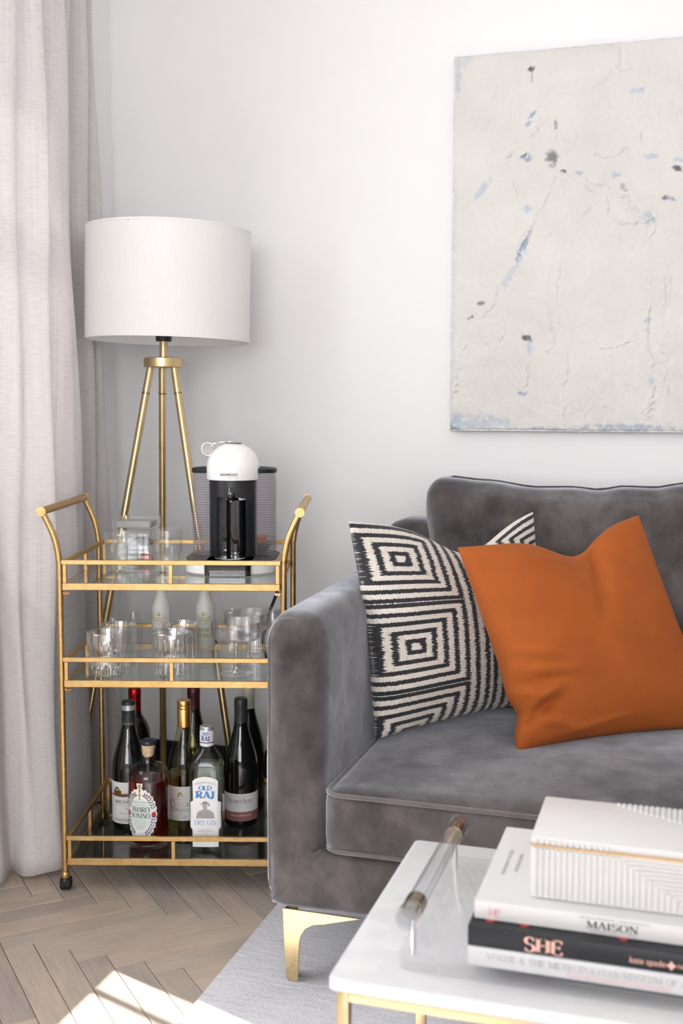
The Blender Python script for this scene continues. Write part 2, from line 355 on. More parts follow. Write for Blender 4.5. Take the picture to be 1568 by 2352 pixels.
def catmull(pts, n=8, closed=False):
    P = [Vector(p) for p in pts]; out = []
    m = len(P); rng = range(m) if closed else range(m-1)
    for i in rng:
        if closed: a, b, c, d = P[i-1], P[i], P[(i+1) % m], P[(i+2) % m]
        else: a, b, c, d = P[max(i-1, 0)], P[i], P[i+1], P[min(i+2, m-1)]
        for k in range(n):
            t = k/n
            out.append(.5*((2*b)+(c-a)*t+(2*a-5*b+4*c-d)*t*t+(-a+3*b-3*c+d)*t**3))
    if not closed: out.append(P[-1])
    return out
def bm_tube(bm, path, rad, seg=12, closed=False):
    P = [Vector(p) for p in path]; n = len(P); rings = []
    up = None
    for i, p in enumerate(P):
        a = P[i-1] if (i > 0 or closed) else p; b = P[(i+1) % n] if (i < n-1 or closed) else p
        t = (b-a).normalized()
        if up is None: up = t.orthogonal().normalized()
        up = (up-t*up.dot(t)).normalized(); sd = t.cross(up)
        r = rad(i/(n-1)) if callable(rad) else rad
        rings.append([bm.verts.new(p+(up*math.cos(2*PI*k/seg)+sd*math.sin(2*PI*k/seg))*r) for k in range(seg)])
    for i in range(n if closed else n-1):
        A, B = rings[i], rings[(i+1) % n]
        for k in range(seg): bm.faces.new((A[k], A[(k+1) % seg], B[(k+1) % seg], B[k]))
    if not closed:
        bm.faces.new(rings[0][::-1]); bm.faces.new(rings[-1])
def tube(name, path, rad, m, parent=None, seg=12, closed=False):
    bm = bmesh.new(); bm_tube(bm, path, rad, seg, closed); bmesh.ops.recalc_face_normals(bm, faces=bm.faces)
    return from_bm(name, bm, m, parent, True, angle=R(50))
def prism(name, pts, y0, y1, m, parent=None, bev=0.0):
    """outline in x,z extruded along y"""
    bm = bmesh.new(); a = [bm.verts.new((x, y0, z)) for x, z in pts]; b = [bm.verts.new((x, y1, z)) for x, z in pts]
    n = len(pts); bm.faces.new(a); bm.faces.new(b[::-1])
    for i in range(n): bm.faces.new((a[i], b[i], b[(i+1) % n], a[(i+1) % n]))
    bmesh.ops.recalc_face_normals(bm, faces=bm.faces)
    if bev: bmesh.ops.bevel(bm, geom=list(bm.edges), offset=bev, segments=1, affect='EDGES')
    return from_bm(name, bm, m, parent)
def softbox(x0, x1, y0, y1, z0, z1, r, nx=24, ny=16, nz=8, fn=None):
    """rounded box as a welded grid, fn(p, s) displaces it; s in [-1,1]^3"""
    c = Vector(((x0+x1)/2, (y0+y1)/2, (z0+z1)/2)); h = Vector(((x1-x0)/2, (y1-y0)/2, (z1-z0)/2))
    bm = bmesh.new(); cache = {}
    def vert(i, j, k):
        key = (i, j, k)
        if key not in cache:
            s = Vector((-1+2*i/nx, -1+2*j/ny, -1+2*k/nz)); p = Vector((s.x*h.x, s.y*h.y, s.z*h.z))
            q = Vector([max(-(h[a]-r), min(h[a]-r, p[a])) for a in range(3)]); d = p-q
            if d.length > 1e-9: p = q+d.normalized()*r
            p = p+c
            if fn: p = fn(p, s)
            cache[key] = bm.verts.new(p)
        return cache[key]
    for i in range(nx):
        for j in range(ny):
            for k in (0, nz): bm.faces.new((vert(i, j, k), vert(i+1, j, k), vert(i+1, j+1, k), vert(i, j+1, k)))
    for i in range(nx):
        for k in range(nz):
            for j in (0, ny): bm.faces.new((vert(i, j, k), vert(i+1, j, k), vert(i+1, j, k+1), vert(i, j, k+1)))
    for j in range(ny):
        for k in range(nz):
            for i in (0, nx): bm.faces.new((vert(i, j, k), vert(i, j+1, k), vert(i, j+1, k+1), vert(i, j, k+1)))
    bmesh.ops.recalc_face_normals(bm, faces=bm.faces)
    return bm
def vnoise(seed, w, h, cells_x, cells_y):
    """smooth 2D value noise array h x w"""
    rs = np.random.RandomState(seed); g = rs.rand(cells_y+3, cells_x+3)
    x = np.linspace(0, cells_x, w); y = np.linspace(0, cells_y, h)
    xi = x.astype(int); yi = y.astype(int); fx = x-xi; fy = y-yi
    fx = fx*fx*(3-2*fx); fy = fy*fy*(3-2*fy)
    A = g[np.ix_(yi, xi)]; B = g[np.ix_(yi, xi+1)]; Cc = g[np.ix_(yi+1, xi)]; D = g[np.ix_(yi+1, xi+1)]
    fx = fx[None, :]; fy = fy[:, None]
    return (A*(1-fx)+B*fx)*(1-fy)+(Cc*(1-fx)+D*fx)*fy

# ---- lettering
_font_cache = {}
def plain_text(s, size, width=None, shear=0.0):
    """2D triangles of built-in lettering, centred; width squeezes it"""
    key = s
    if key not in _font_cache:
        cu = bpy.data.curves.new('lettering', 'FONT'); cu.body = s; cu.size = 1.0; cu.align_x = 'CENTER'; cu.align_y = 'CENTER'; cu.resolution_u = 3
        o = bpy.data.objects.new('lettering', cu); COL.objects.link(o)
        dg = bpy.context.evaluated_depsgraph_get(); me = bpy.data.meshes.new_from_object(o.evaluated_get(dg))
        V = [(v.co.x, v.co.y) for v in me.vertices]; F = [tuple(p.vertices) for p in me.polygons]
        bpy.data.objects.remove(o); bpy.data.curves.remove(cu); bpy.data.meshes.remove(me)
        _font_cache[key] = (V, F)
    V, F = _font_cache[key]
    xs = [v[0] for v in V]; w = max(xs)-min(xs); cx = (max(xs)+min(xs))/2
    kx = size if width is None else width/w
    return [((x-cx)*kx+shear*y*size, y*size) for x, y in V], F
def arc(cx, cy, rx, ry, a0, a1, n=14): return [(cx+rx*math.cos(R(a0+(a1-a0)*i/n)), cy+ry*math.sin(R(a0+(a1-a0)*i/n))) for i in range(n+1)]
# glyph: advance, strokes [(points, weight or None)], serif feet [(x, y)]
GL = {
 'A': (.86, [([(.08, 0), (.43, 1)], .4), ([(.43, 1), (.78, 0)], 1), ([(.2, .34), (.66, .34)], None)], [(.08, 0), (.78, 0)]),
 'B': (.80, [([(.15, 0), (.15, 1)], 1), ([(.15, 1), (.4, 1)]+arc(.4, .76, .22, .24, 90, -90)+[(.15, .52)], None), ([(.4, .52)]+arc(.42, .26, .26, .26, 90, -90)+[(.15, 0)], None)], [(.12, 0), (.12, 1)]),
 'X': (.84, [([(.1, 1), (.74, 0)], 1), ([(.1, 0), (.74, 1)], .4)], [(.1, 0), (.74, 0), (.1, 1), (.74, 1)]),
 'C': (.84, [(arc(.45, .5, .38, .5, 42, 318), None), ([(.735, .98), (.735, .72)], .4)], []),
 'D': (.90, [([(.14, 0), (.14, 1)], 1), ([(.14, 1), (.4, 1)]+arc(.4, .5, .42, .5, 90, -90)+[(.14, 0)], None)], [(.1, 0), (.1, 1)]),
 'E': (.78, [([(.14, 0), (.14, 1)], 1), ([(.14, 1), (.66, 1)], None), ([(.14, .52), (.55, .52)], None), ([(.14, 0), (.68, 0)], None), ([(.66, 1), (.66, .8)], .5), ([(.68, 0), (.68, .22)], .5), ([(.54, .64), (.54, .4)], .4)], [(.1, 0), (.1, 1)]),
 'F': (.72, [([(.14, 0), (.14, 1)], 1), ([(.14, 1), (.66, 1)], None), ([(.14, .5), (.54, .5)], None), ([(.66, 1), (.66, .78)], .5)], [(.14, 0), (.1, 1)]),
 'G': (.90, [(arc(.46, .5, .38, .5, 42, 330), None), ([(.77, .42), (.77, .1)], 1), ([(.735, .98), (.735, .74)], .4)], [(.75, .42)]),
 'H': (.92, [([(.16, 0), (.16, 1)], 1), ([(.76, 0), (.76, 1)], 1), ([(.16, .52), (.76, .52)], None)], [(.16, 0), (.16, 1), (.76, 0), (.76, 1)]),
 'I': (.44, [([(.22, 0), (.22, 1)], 1)], [(.22, 0), (.22, 1)]),
 'J': (.56, [([(.36, 1), (.36, .2)]+arc(.2, .2, .16, .2, 0, -150), 1)], [(.36, 1)]),
 'L': (.74, [([(.14, 0), (.14, 1)], 1), ([(.14, 0), (.64, 0)], None), ([(.64, 0), (.64, .26)], .5)], [(.14, 0), (.14, 1)]),
 'M': (1.1, [([(.14, 0), (.14, 1)], .4), ([(.14, 1), (.54, .08)], 1), ([(.54, .08), (.94, 1)], .4), ([(.95, 0), (.95, 1)], 1)], [(.14, 0), (.95, 0), (.1, 1), (.98, 1)]),
 'N': (.96, [([(.16, 0), (.16, 1)], .4), ([(.16, 1), (.78, .02)], 1), ([(.8, 0), (.8, 1)], .4)], [(.16, 0), (.12, 1), (.8, 1)]),
 'O': (.96, [(arc(.48, .5, .40, .5, 0, 360, 26), None)], []),
 'R': (.88, [([(.15, 0), (.15, 1)], 1), ([(.15, 1), (.4, 1)]+arc(.4, .74, .26, .26, 90, -90)+[(.15, .48)], None), ([(.38, .48), (.74, 0)], 1)], [(.12, 0), (.12, 1), (.76, 0)]),
 'S': (.70, [(arc(.35, .755, .25, .245, 40, 270)+arc(.35, .255, .27, .255, 90, -140), None), ([(.57, .98), (.57, .76)], .4), ([(.10, .02), (.10, .25)], .4)], []),
 'Y': (.84, [([(.42, .48), (.42, 0)], 1), ([(.08, 1), (.42, .46)], 1), ([(.76, 1), (.42, .46)], .4)], [(.42, 0), (.1, 1), (.74, 1)]),
 'P': (.78, [([(.15, 0), (.15, 1)], 1), ([(.15, 1), (.4, 1)]+arc(.4, .73, .27, .27, 90, -90)+[(.15, .46)], None)], [(.15, 0), (.12, 1)]),
 'T': (.80, [([(.4, 0), (.4, 1)], 1), ([(.06, 1), (.74, 1)], None), ([(.06, 1), (.06, .78)], .4), ([(.74, 1), (.74, .78)], .4)], [(.4, 0)]),
 'U': (.90, [([(.16, 1), (.16, .3)]+arc(.45, .3, .29, .3, 180, 360)+[(.74, 1)], None)], [(.16, 1), (.74, 1)]),
 'V': (.86, [([(.08, 1), (.43, 0)], 1), ([(.78, 1), (.43, 0)], .4)], [(.08, 1), (.78, 1)]),
 '&': (.9, [(arc(.36, .78, .18, .21, -40, 220)+[(.74, 0)], None), (arc(.36, .26, .28, .27, 110, 340), None)], []),
 'c': (.58, [(arc(.3, .33, .24, .33, 50, 315), None)], []),
 'd': (.66, [(arc(.3, .33, .24, .33, 0, 360, 20), None), ([(.54, 0), (.54, 1)], 1)], [(.58, 0)]),
 'e': (.58, [(arc(.3, .33, .24, .33, 0, 315), None), ([(.06, .36), (.54, .36)], .4)], []),
 'h': (.70, [([(.14, 0), (.14, 1)], 1), ([(.14, .46)]+arc(.34, .44, .2, .22, 150, 0)+[(.54, 0)], None)], [(.14, 0), (.54, 0)]),
 'i': (.34, [([(.17, 0), (.17, .66)], 1), ([(.17, .84), (.17, .94)], 1)], [(.17, 0)]),
 'm': (1.02, [([(.14, 0), (.14, .66)], 1), ([(.14, .46)]+arc(.32, .44, .18, .22, 150, 0)+[(.5, 0)], None), ([(.5, .46)]+arc(.68, .44, .18, .22, 150, 0)+[(.86, 0)], None)], [(.14, 0), (.5, 0), (.86, 0)]),
 'n': (.70, [([(.14, 0), (.14, .66)], 1), ([(.14, .46)]+arc(.34, .44, .2, .22, 150, 0)+[(.54, 0)], None)], [(.14, 0), (.54, 0)]),
 'o': (.64, [(arc(.32, .33, .26, .33, 0, 360, 20), None)], []),
 'r': (.52, [([(.14, 0), (.14, .66)], 1), ([(.14, .44)]+arc(.34, .42, .18, .22, 150, 50), None)], [(.14, 0)]),
 's': (.50, [(arc(.25, .49, .17, .165, 40, 270)+arc(.25, .165, .18, .165, 90, -140), None)], []),
 'u': (.70, [([(.14, .66), (.14, .2)]+arc(.34, .2, .2, .2, 180, 360)+[(.54, .66)], None), ([(.54, 0), (.54, .66)], 1)], [(.12, .66), (.58, 0)]),
}
def serif_text(s, size, thick=.15, thin=.045, track=0.0, width=None):
    """own serif letterforms drawn with a broad pen: upright strokes heavy, level strokes fine"""
    V, F = [], []; pen = 0.0
    def quad(a, b, c, d):
        i = len(V); V.extend((a, b, c, d)); F.append((i, i+1, i+2, i+3))
    for ch in s:
        if ch == ' ': pen += .42; continue
        adv, strokes, ser = GL[ch]
        for pts, w in strokes:
            n = len(pts); W = []; NN = []
            for i in range(n):
                a = pts[max(i-1, 0)]; b = pts[min(i+1, n-1)]; dx, dy = b[0]-a[0], b[1]-a[1]; l = math.hypot(dx, dy) or 1
                dx, dy = dx/l, dy/l
                W.append(thin+(thick-thin)*abs(dy)**2.2 if w is None else max(thin, thick*w)); NN.append((-dy, dx))
            for i in range(n-1):
                p, q = pts[i], pts[i+1]; u, v = NN[i], NN[i+1]; a, b = W[i]/2, W[i+1]/2
                quad((pen+p[0]-u[0]*a, p[1]-u[1]*a), (pen+q[0]-v[0]*b, q[1]-v[1]*b), (pen+q[0]+v[0]*b, q[1]+v[1]*b), (pen+p[0]+u[0]*a, p[1]+u[1]*a))
        for x, y in ser:
            e = thick*.5+.07; t = thin*1.1
            y0 = y if y < .5 and y < .3 else y-t
            quad((pen+x-e, y0), (pen+x+e, y0), (pen+x+e, y0+t), (pen+x-e, y0+t))
        pen += adv+track
    pen -= track
    k = size if width is None else width/pen
    return [((x-pen/2)*k, (y-.5)*size) for x, y in V], F
def lettering(data, m, place, parent, name='lettering'):
    V, F = data
    return mk(name, [place(x, y) for x, y in V], F, m, parent)
def on_cyl(r, z, ang=0.0, lift=.0007, x0=0.0):
    """print on an upright cylinder; ang 0 faces local -y"""
    def f(x, y):
        a = (x+x0)/r+ang
        return ((r+lift)*math.sin(a), -(r+lift)*math.cos(a), z+y)
    return f
def cyl_patch(name, r, z0, z1, a0, a1, m, parent, lift=.0004, n=28):
    V, F = [], []
    for i in range(n+1):
        a = a0+(a1-a0)*i/n
        for z in (z0, z1): V.append(((r+lift)*math.sin(a), -(r+lift)*math.cos(a), z))
    for i in range(n): F.append((2*i, 2*i+2, 2*i+3, 2*i+1))
    return mk(name, V, F, m, parent, True)
def flat_poly(pts, place, name, m, parent): return mk(name, [place(x, y) for x, y in pts], [tuple(range(len(pts)))], m, parent)
def text_lines(parent, place, rows, m, name='fine_print'):
    """several small printed lines in one mesh: (string, size, x, y)"""
    V, F = [], []
    for s, size, x, y in rows:
        v, f = plain_text(s, size); k = len(V); V += [(a+x, b+y) for a, b in v]; F += [tuple(i+k for i in q) for q in f]
    return mk(name, [place(x, y) for x, y in V], F, m, parent)

# ------------------------------------------------------------------ the room
X0, X1, Y0, Y1, ZC = -1.60, 2.70, -4.55, 2.972, 2.75
def struct(o): return tag(o, kind='structure')
def multi_box(name, boxes, m, parent=None):
    bm = bmesh.new()
    for b in boxes: bm_box(bm, *b)
    return from_bm(name, bm, m, parent)
WZ0, WZ1 = .88, 2.16
struct(box('wall_back', X0-.16, X1+.16, Y1, Y1+.16, -.06, ZC, 'plaster'))
def wall_with_holes(name, along, fixed0, fixed1, a0, a1, holes, WZ0=WZ0, WZ1=WZ1):
    bs = []; cur = a0
    def put(p, q, z0, z1): bs.append((fixed0, fixed1, p, q, z0, z1) if along == 'y' else (p, q, fixed0, fixed1, z0, z1))
    for h0, h1 in holes:
        put(cur, h0, -.06, ZC); put(h0, h1, -.06, WZ0); put(h0, h1, WZ1, ZC); cur = h1
    put(cur, a1, -.06, ZC)
    return struct(multi_box(name, bs, 'plaster'))
wall_with_holes('wall_left', 'y', X0-.16, X0, Y0-.16, Y1, [(.70, 2.62)])
wall_with_holes('wall_front', 'x', Y0-.16, Y0, X0, X1+.16, [(-1.05, 1.95)], .62, 2.58)
struct(box('wall_right', X1, X1+.16, Y0, Y1, -.06, ZC, 'plaster'))
struct(box('ceiling', X0-.16, X1+.16, Y0-.16, Y1+.16, ZC, ZC+.1, 'ceiling_paint'))
def baseboard(name, x0, x1, y0, y1):
    o = struct(box(name, x0, x1, y0, y1, 0, .10, 'black_paint', bev=.003))
    return o
baseboard('baseboard_back', X0, X1, Y1-.013, Y1)
baseboard('baseboard_left', X0, X0+.013, Y0, Y1-.013)
baseboard('baseboard_right', X1-.013, X1, Y0, Y1-.013)
def window(name, along, f0, f1, a0, a1, muntins, transom, WZ0=WZ0, WZ1=WZ1):
    w = struct(bpy.data.objects.new(name, None)); link(w)
    def bx_(n, p, q, z0, z1, g0=f0, g1=f1, m='white_paint'):
        if along == 'y': return box(n, g0, g1, p, q, z0, z1, m, w)
        return box(n, p, q, g0, g1, z0, z1, m, w)
    t = .045
    bx_('jamb', a0, a0+t, WZ0, WZ1); bx_('jamb', a1-t, a1, WZ0, WZ1); bx_('sill', a0+t, a1-t, WZ0, WZ0+t); bx_('head', a0+t, a1-t, WZ1-t, WZ1)
    cols = [a0+t]+[x for mu in muntins for x in (mu-.007, mu+.007)]+[a1-t]
    rows = [WZ0+t, transom-.014, transom+.014, WZ1-t]
    for mu in muntins: bx_('muntin', mu-.007, mu+.007, WZ0+t, WZ1-t, (f0+f1)/2-.009, (f0+f1)/2+.009)
    for i in range(0, len(cols), 2): bx_('glazing_bar', cols[i], cols[i+1], transom-.014, transom+.014)
    mid = (f0+f1)/2
    for i in range(0, len(cols), 2):
        for k in (0, 2): bx_('pane', cols[i], cols[i+1], rows[k], rows[k+1], mid-.002, mid+.002, 'window_glass')
    return w
window('window_1', 'y', X0-.11, X0-.06, .70, 2.62, (1.30, 2.017), 1.75)
window('added_window', 'x', Y0-.11, Y0-.06, -1.05, 1.95, (-.30, .45, 1.20), 2.05, .62, 2.58)  # unseen window, added to carry the fill from behind the camera

# herringbone oak floor: one object per plank, shared mesh, clipped along the walls
def build_floor():
    fl = struct(box('floor', X0-.16, X1+.16, Y0-.16, Y1+.16, -.06, -.0085, 'floor_gap'))
    w, Lp = .0583, .3415
    d1 = Vector((1, 1)).normalized(); d2 = Vector((1, -1)).normalized()
    org = Vector((-1.313, 1.909)); g = .0007; th = .008; ch = .0009
    def plank_mesh(poly):
        n = len(poly); c = sum((Vector(p) for p in poly), Vector((0, 0)))/n
        def inset(k):
            out = []
            for i in range(n):
                p0, p1, p2 = Vector(poly[i-1]), Vector(poly[i]), Vector(poly[(i+1) % n])
                e1 = (p1-p0).normalized(); e2 = (p2-p1).normalized(); n1 = Vector((-e1.y, e1.x)); n2 = Vector((-e2.y, e2.x))
                den = 1+n1.dot(n2)
                out.append(p1+(n1+n2)*(k/max(den, .2)))
            return out
        A = inset(g); B = inset(g+ch)
        V = [(p.x, p.y, -th) for p in A]+[(p.x, p.y, -ch) for p in A]+[(p.x, p.y, 0) for p in B]
        F = [tuple(range(2*n, 3*n))]
        for r in range(2):
            for i in range(n): F.append((r*n+i, r*n+(i+1) % n, (r+1)*n+(i+1) % n, (r+1)*n+i))
        return V, F
    def clip(poly, ax, val, keep_less):
        out = []
        for i in range(len(poly)):
            a, b = poly[i-1], poly[i]
            ia = (a[ax] <= val) == keep_less; ib = (b[ax] <= val) == keep_less
            if ia != ib:
                t = (val-a[ax])/(b[ax]-a[ax]); out.append((a[0]+(b[0]-a[0])*t, a[1]+(b[1]-a[1])*t))
            if ib: out.append(b)
        return out
    V, F = plank_mesh([(0, 0), (Lp, 0), (Lp, w), (0, w)])
    shared = bpy.data.meshes.new('plank'); shared.from_pydata(V, [], F); setmat(shared, 'oak')
    restV, restF, items = [], [], []
    x0, x1, y0, y1 = X0+.001, X1-.001, Y0+.001, Y1-.001
    for j in range(-17, 8):
        for k in range(-90, 110):
            for kind in (0, 1):
                if kind == 0: u0, v0 = k*w, k*w; du, dv = d1, d2
                else: u0, v0 = Lp+k*w, k*w+w
                u0 += j*(Lp+w); v0 += j*(w-Lp)
                # local frame: x along the plank, y across, right-handed
                if kind == 0: o2 = org+d1*u0+d2*(v0+w); ang = PI/4
                else: o2 = org+d1*u0+d2*v0; ang = 3*PI/4; o2 = o2+d1*w
                ca, sa = math.cos(ang), math.sin(ang)
                pts = [(o2.x+ca*x-sa*y, o2.y+sa*x+ca*y) for x, y in ((0, 0), (Lp, 0), (Lp, w), (0, w))]
                xs = [p[0] for p in pts]; ys = [p[1] for p in pts]
                if max(xs) < x0 or min(xs) > x1 or max(ys) < y0 or min(ys) > y1: continue
                cut = min(xs) < x0 or max(xs) > x1 or min(ys) < y0 or max(ys) > y1
                near = (min(xs) < -.35 and max(ys) > 1.25)
                items.append((near, cut, pts, o2, ang))
    parts = [it for it in items if it[0]][:300]
    for near, cut, pts, o2, ang in items:
        poly = None
        if cut:
            poly = pts
            for ax, val, less in ((0, x1, True), (0, x0, False), (1, y1, True), (1, y0, False)):
                poly = clip(poly, ax, val, less)
                if len(poly) < 3: break
            if len(poly) < 3: continue
            q = []
            for p in poly:
                if not q or math.hypot(p[0]-q[-1][0], p[1]-q[-1][1]) > .004: q.append(p)
            if math.hypot(q[0][0]-q[-1][0], q[0][1]-q[-1][1]) < .004: q.pop()
            if len(q) < 3: continue
            ca, sa = math.cos(-ang), math.sin(-ang)
            loc = [(ca*(p[0]-o2.x)-sa*(p[1]-o2.y), sa*(p[0]-o2.x)+ca*(p[1]-o2.y)) for p in q]
            V, F = plank_mesh(loc)
        if near:
            if cut: me = bpy.data.meshes.new('plank'); me.from_pydata(V, [], F); setmat(me, 'oak')
            else: me = shared
            o = bpy.data.objects.new('plank', me); COL.objects.link(o); o.parent = fl; o.location = (o2.x, o2.y, 0); o.rotation_euler = (0, 0, ang)
        else:
            VV, FF = (V, F) if cut else plank_mesh([(0, 0), (Lp, 0), (Lp, w), (0, w)])
            ca, sa = math.cos(ang), math.sin(ang); b = len(restV)
            restV += [(o2.x+ca*x-sa*y, o2.y+sa*x+ca*y, z) for x, y, z in VV]; restF += [tuple(i+b for i in f) for f in FF]
    o = mk('planks', restV, restF, 'oak', fl); o['kind'] = 'stuff'
build_floor()

# ------------------------------------------------------------------ curtain
def build_curtain():
    top = [(-1.50, 2.02), (-1.545, 2.08), (-1.50, 2.16), (-1.545, 2.235), (-1.492, 2.31), (-1.522, 2.37), (-1.482, 2.425), (-1.555, 2.45), (-1.522, 2.53), (-1.532, 2.60),
           (-1.577, 2.615), (-1.543, 2.66), (-1.582, 2.675), (-1.548, 2.735), (-1.585, 2.745), (-1.556, 2.79), (-1.58, 2.815)]
    bot = [(-1.45, 2.02), (-1.50, 2.06), (-1.445, 2.11), (-1.462, 2.185), (-1.42, 2.168), (-1.39, 2.178), (-1.352, 2.228), (-1.45, 2.275), (-1.385, 2.295), (-1.424, 2.500),
           (-1.50, 2.475), (-1.572, 2.56), (-1.575, 2.63), (-1.490, 2.675), (-1.535, 2.70), (-1.482, 2.755), (-1.55, 2.81)]
    per = 9; a = catmull([(x, y, 0) for x, y in top], per); b = catmull([(x, y, 0) for x, y in bot], per); n = len(a); nz = 70
    zt = 2.72; V, F, UV = [], [], []
    rs = random.Random(4); ph = [rs.uniform(0, 6.28) for _ in range(n)]
    for k in range(nz+1):
        t = k/nz; z = .012+(zt-.012)*t; w = min(1.0, (z/2.15))**.85
        for i in range(n):
            p = b[i].lerp(a[i], w)
            s = i/(n-1)
            wob = .006*math.sin(3.1*z+9*s)*(1-w)+.004*math.sin(7*z+23*s)
            V.append((p.x+wob, p.y+wob*.6, z+.004*math.sin(21*s)*(1-t)))
    for k in range(nz):
        for i in range(n-1): F.append((k*n+i, (k+1)*n+i, (k+1)*n+i+1, k*n+i+1))
    o = mk('curtain', V, F, 'linen', None, True)
    uv = o.data.uv_layers.new(name='UVMap')
    for lp in o.data.loops: i = lp.vertex_index; uv.data[lp.index].uv = ((i % n)/(n-1), (i//n)/nz)
    m = o.modifiers.new('thickness', 'SOLIDIFY'); m.thickness = .0018; m.offset = 0
    tag(o, 'pale oatmeal linen curtain hanging in deep folds to the floor', 'curtain')
build_curtain()

# ------------------------------------------------------------------ painting
def build_painting():
    x0, x1, z0, z1, y = -.600, .62, 1.020, 1.977, 2.934
    W, H = x1-x0, z1-z0; nx, nz = 400, 312
    root = thing('painting', 'large unframed white abstract canvas with thick textured paint and blue smudges', 'painting', (0, 0, 0))
    gx = np.linspace(0, W, nx); gz = np.linspace(0, H, nz); XX, ZZ = np.meshgrid(gx, gz)
    hgt = .0022*(vnoise(1, nx, nz, 40, 30)-.5)+.0016*(vnoise(2, nx, nz, 120, 30)-.5)+.0014*(vnoise(3, nx, nz, 190, 150)-.5)
    wx = .012*(vnoise(5, nx, nz, 34, 26)-.5)*2+.005*(vnoise(15, nx, nz, 130, 100)-.5)*2; wz = .012*(vnoise(6, nx, nz, 34, 26)-.5)*2+.005*(vnoise(16, nx, nz, 130, 100)-.5)*2
    base = np.array([.675, .662, .640]); col = np.ones((nz, nx, 3))*base
    t = vnoise(7, nx, nz, 9, 7)[..., None]; col *= (.96+.07*t)
    def P(px, py):
        k = (px-1037)/531.0; return k*.575, (990-py)/(857+50*k)*H
    msk = np.clip((vnoise(21, nx, nz, 46, 36)*.6+vnoise(22, nx, nz, 110, 90)*.4-.28)*3.2, .25, 1.0)
    def ridge(pts, hw, amp):
        nonlocal hgt
        q = [P(*p) for p in pts]; best = np.full(XX.shape, 9.0)
        for (ax, az), (bx, bz) in zip(q[:-1], q[1:]):
            dx, dz = bx-ax, bz-az; l2 = dx*dx+dz*dz+1e-12
            tt = np.clip(((XX+wx-ax)*dx+(ZZ+wz-az)*dz)/l2, 0, 1); best = np.minimum(best, np.hypot(XX+wx-ax-tt*dx, ZZ+wz-az-tt*dz))
        hgt += (amp*np.exp(-(best/hw)**2)-amp*.35*np.exp(-(best/(hw*2.6))**2))*msk
    lines = [[(1272, 400), (1268, 330), (1290, 270), (1335, 235), (1375, 195), (1415, 160), (1440, 155)], [(1155, 360), (1190, 330), (1245, 280), (1290, 262)], [(1115, 380), (1150, 362), (1190, 340)],
             [(1150, 360), (1178, 410), (1190, 455), (1215, 480)], [(1275, 400), (1262, 440), (1230, 490), (1200, 560), (1170, 640), (1120, 720)], [(1290, 390), (1350, 405), (1400, 420), (1450, 455), (1480, 470), (1500, 495)],
             [(1300, 400), (1290, 430), (1305, 470), (1340, 490), (1355, 465)], [(1410, 440), (1392, 480), (1395, 495), (1480, 500), (1500, 490)], [(1500, 490), (1505, 560), (1500, 700), (1495, 760), (1510, 860), (1500, 960)],
             [(1470, 260), (1480, 285), (1478, 320)], [(1295, 560), (1290, 700), (1312, 800), (1315, 975)], [(1360, 355), (1410, 348), (1440, 338)], [(1540, 620), (1535, 760), (1540, 950)], [(1165, 770), (1140, 800), (1120, 840)],
             [(1270, 800), (1282, 760), (1262, 700)], [(1225, 830), (1228, 880), (1215, 900)], [(1375, 95), (1415, 110), (1412, 150)], [(1130, 270), (1120, 285)], [(1390, 790), (1450, 780), (1480, 775)], [(1200, 545), (1192, 580), (1196, 620)],
             [(1080, 790), (1060, 830), (1050, 900)], [(1270, 380), (1300, 350), (1290, 300)], [(1345, 420), (1375, 440), (1420, 445), (1450, 440)], [(1650, 200), (1680, 420), (1640, 640)], [(1750, 300), (1840, 360), (1900, 330)], [(1800, 600), (1760, 760), (1780, 900)]]
    for i, ln in enumerate(lines): ridge(ln, .0019+.0008*(i % 3), .0056)
    rs = random.Random(11)
    for _ in range(220):
        px, py = rs.uniform(1050, 2150), rs.uniform(120, 980); l = rs.uniform(10, 50); an = rs.uniform(-.5, .5)
        ridge([(px, py), (px+l*math.sin(an), py+l*math.cos(an))], .002, rs.uniform(.002, .0045))
    brk = vnoise(8, nx, nz, 120, 95)*.6+vnoise(9, nx, nz, 260, 200)*.6
    def smear(px, py, sx, sy, ang, c, k=1.0):
        cx, cz = P(px, py); ca, sa = math.cos(ang), math.sin(ang); u = (XX-cx)*ca+(ZZ-cz)*sa; v = -(XX-cx)*sa+(ZZ-cz)*ca
        e = np.exp(-((u/(sx*1.25))**2+(v/(sy*1.25))**2)); a = np.clip((e*1.5*(.05+brk*1.15)-.36)*1.7, 0, .88)*k
        col[:] = col*(1-a[..., None])+np.array(c)*a[..., None]
    dk, bl, pb, gr = (.035, .04, .055), (.25, .34, .47), (.45, .52, .61), (.27, .29, .33)
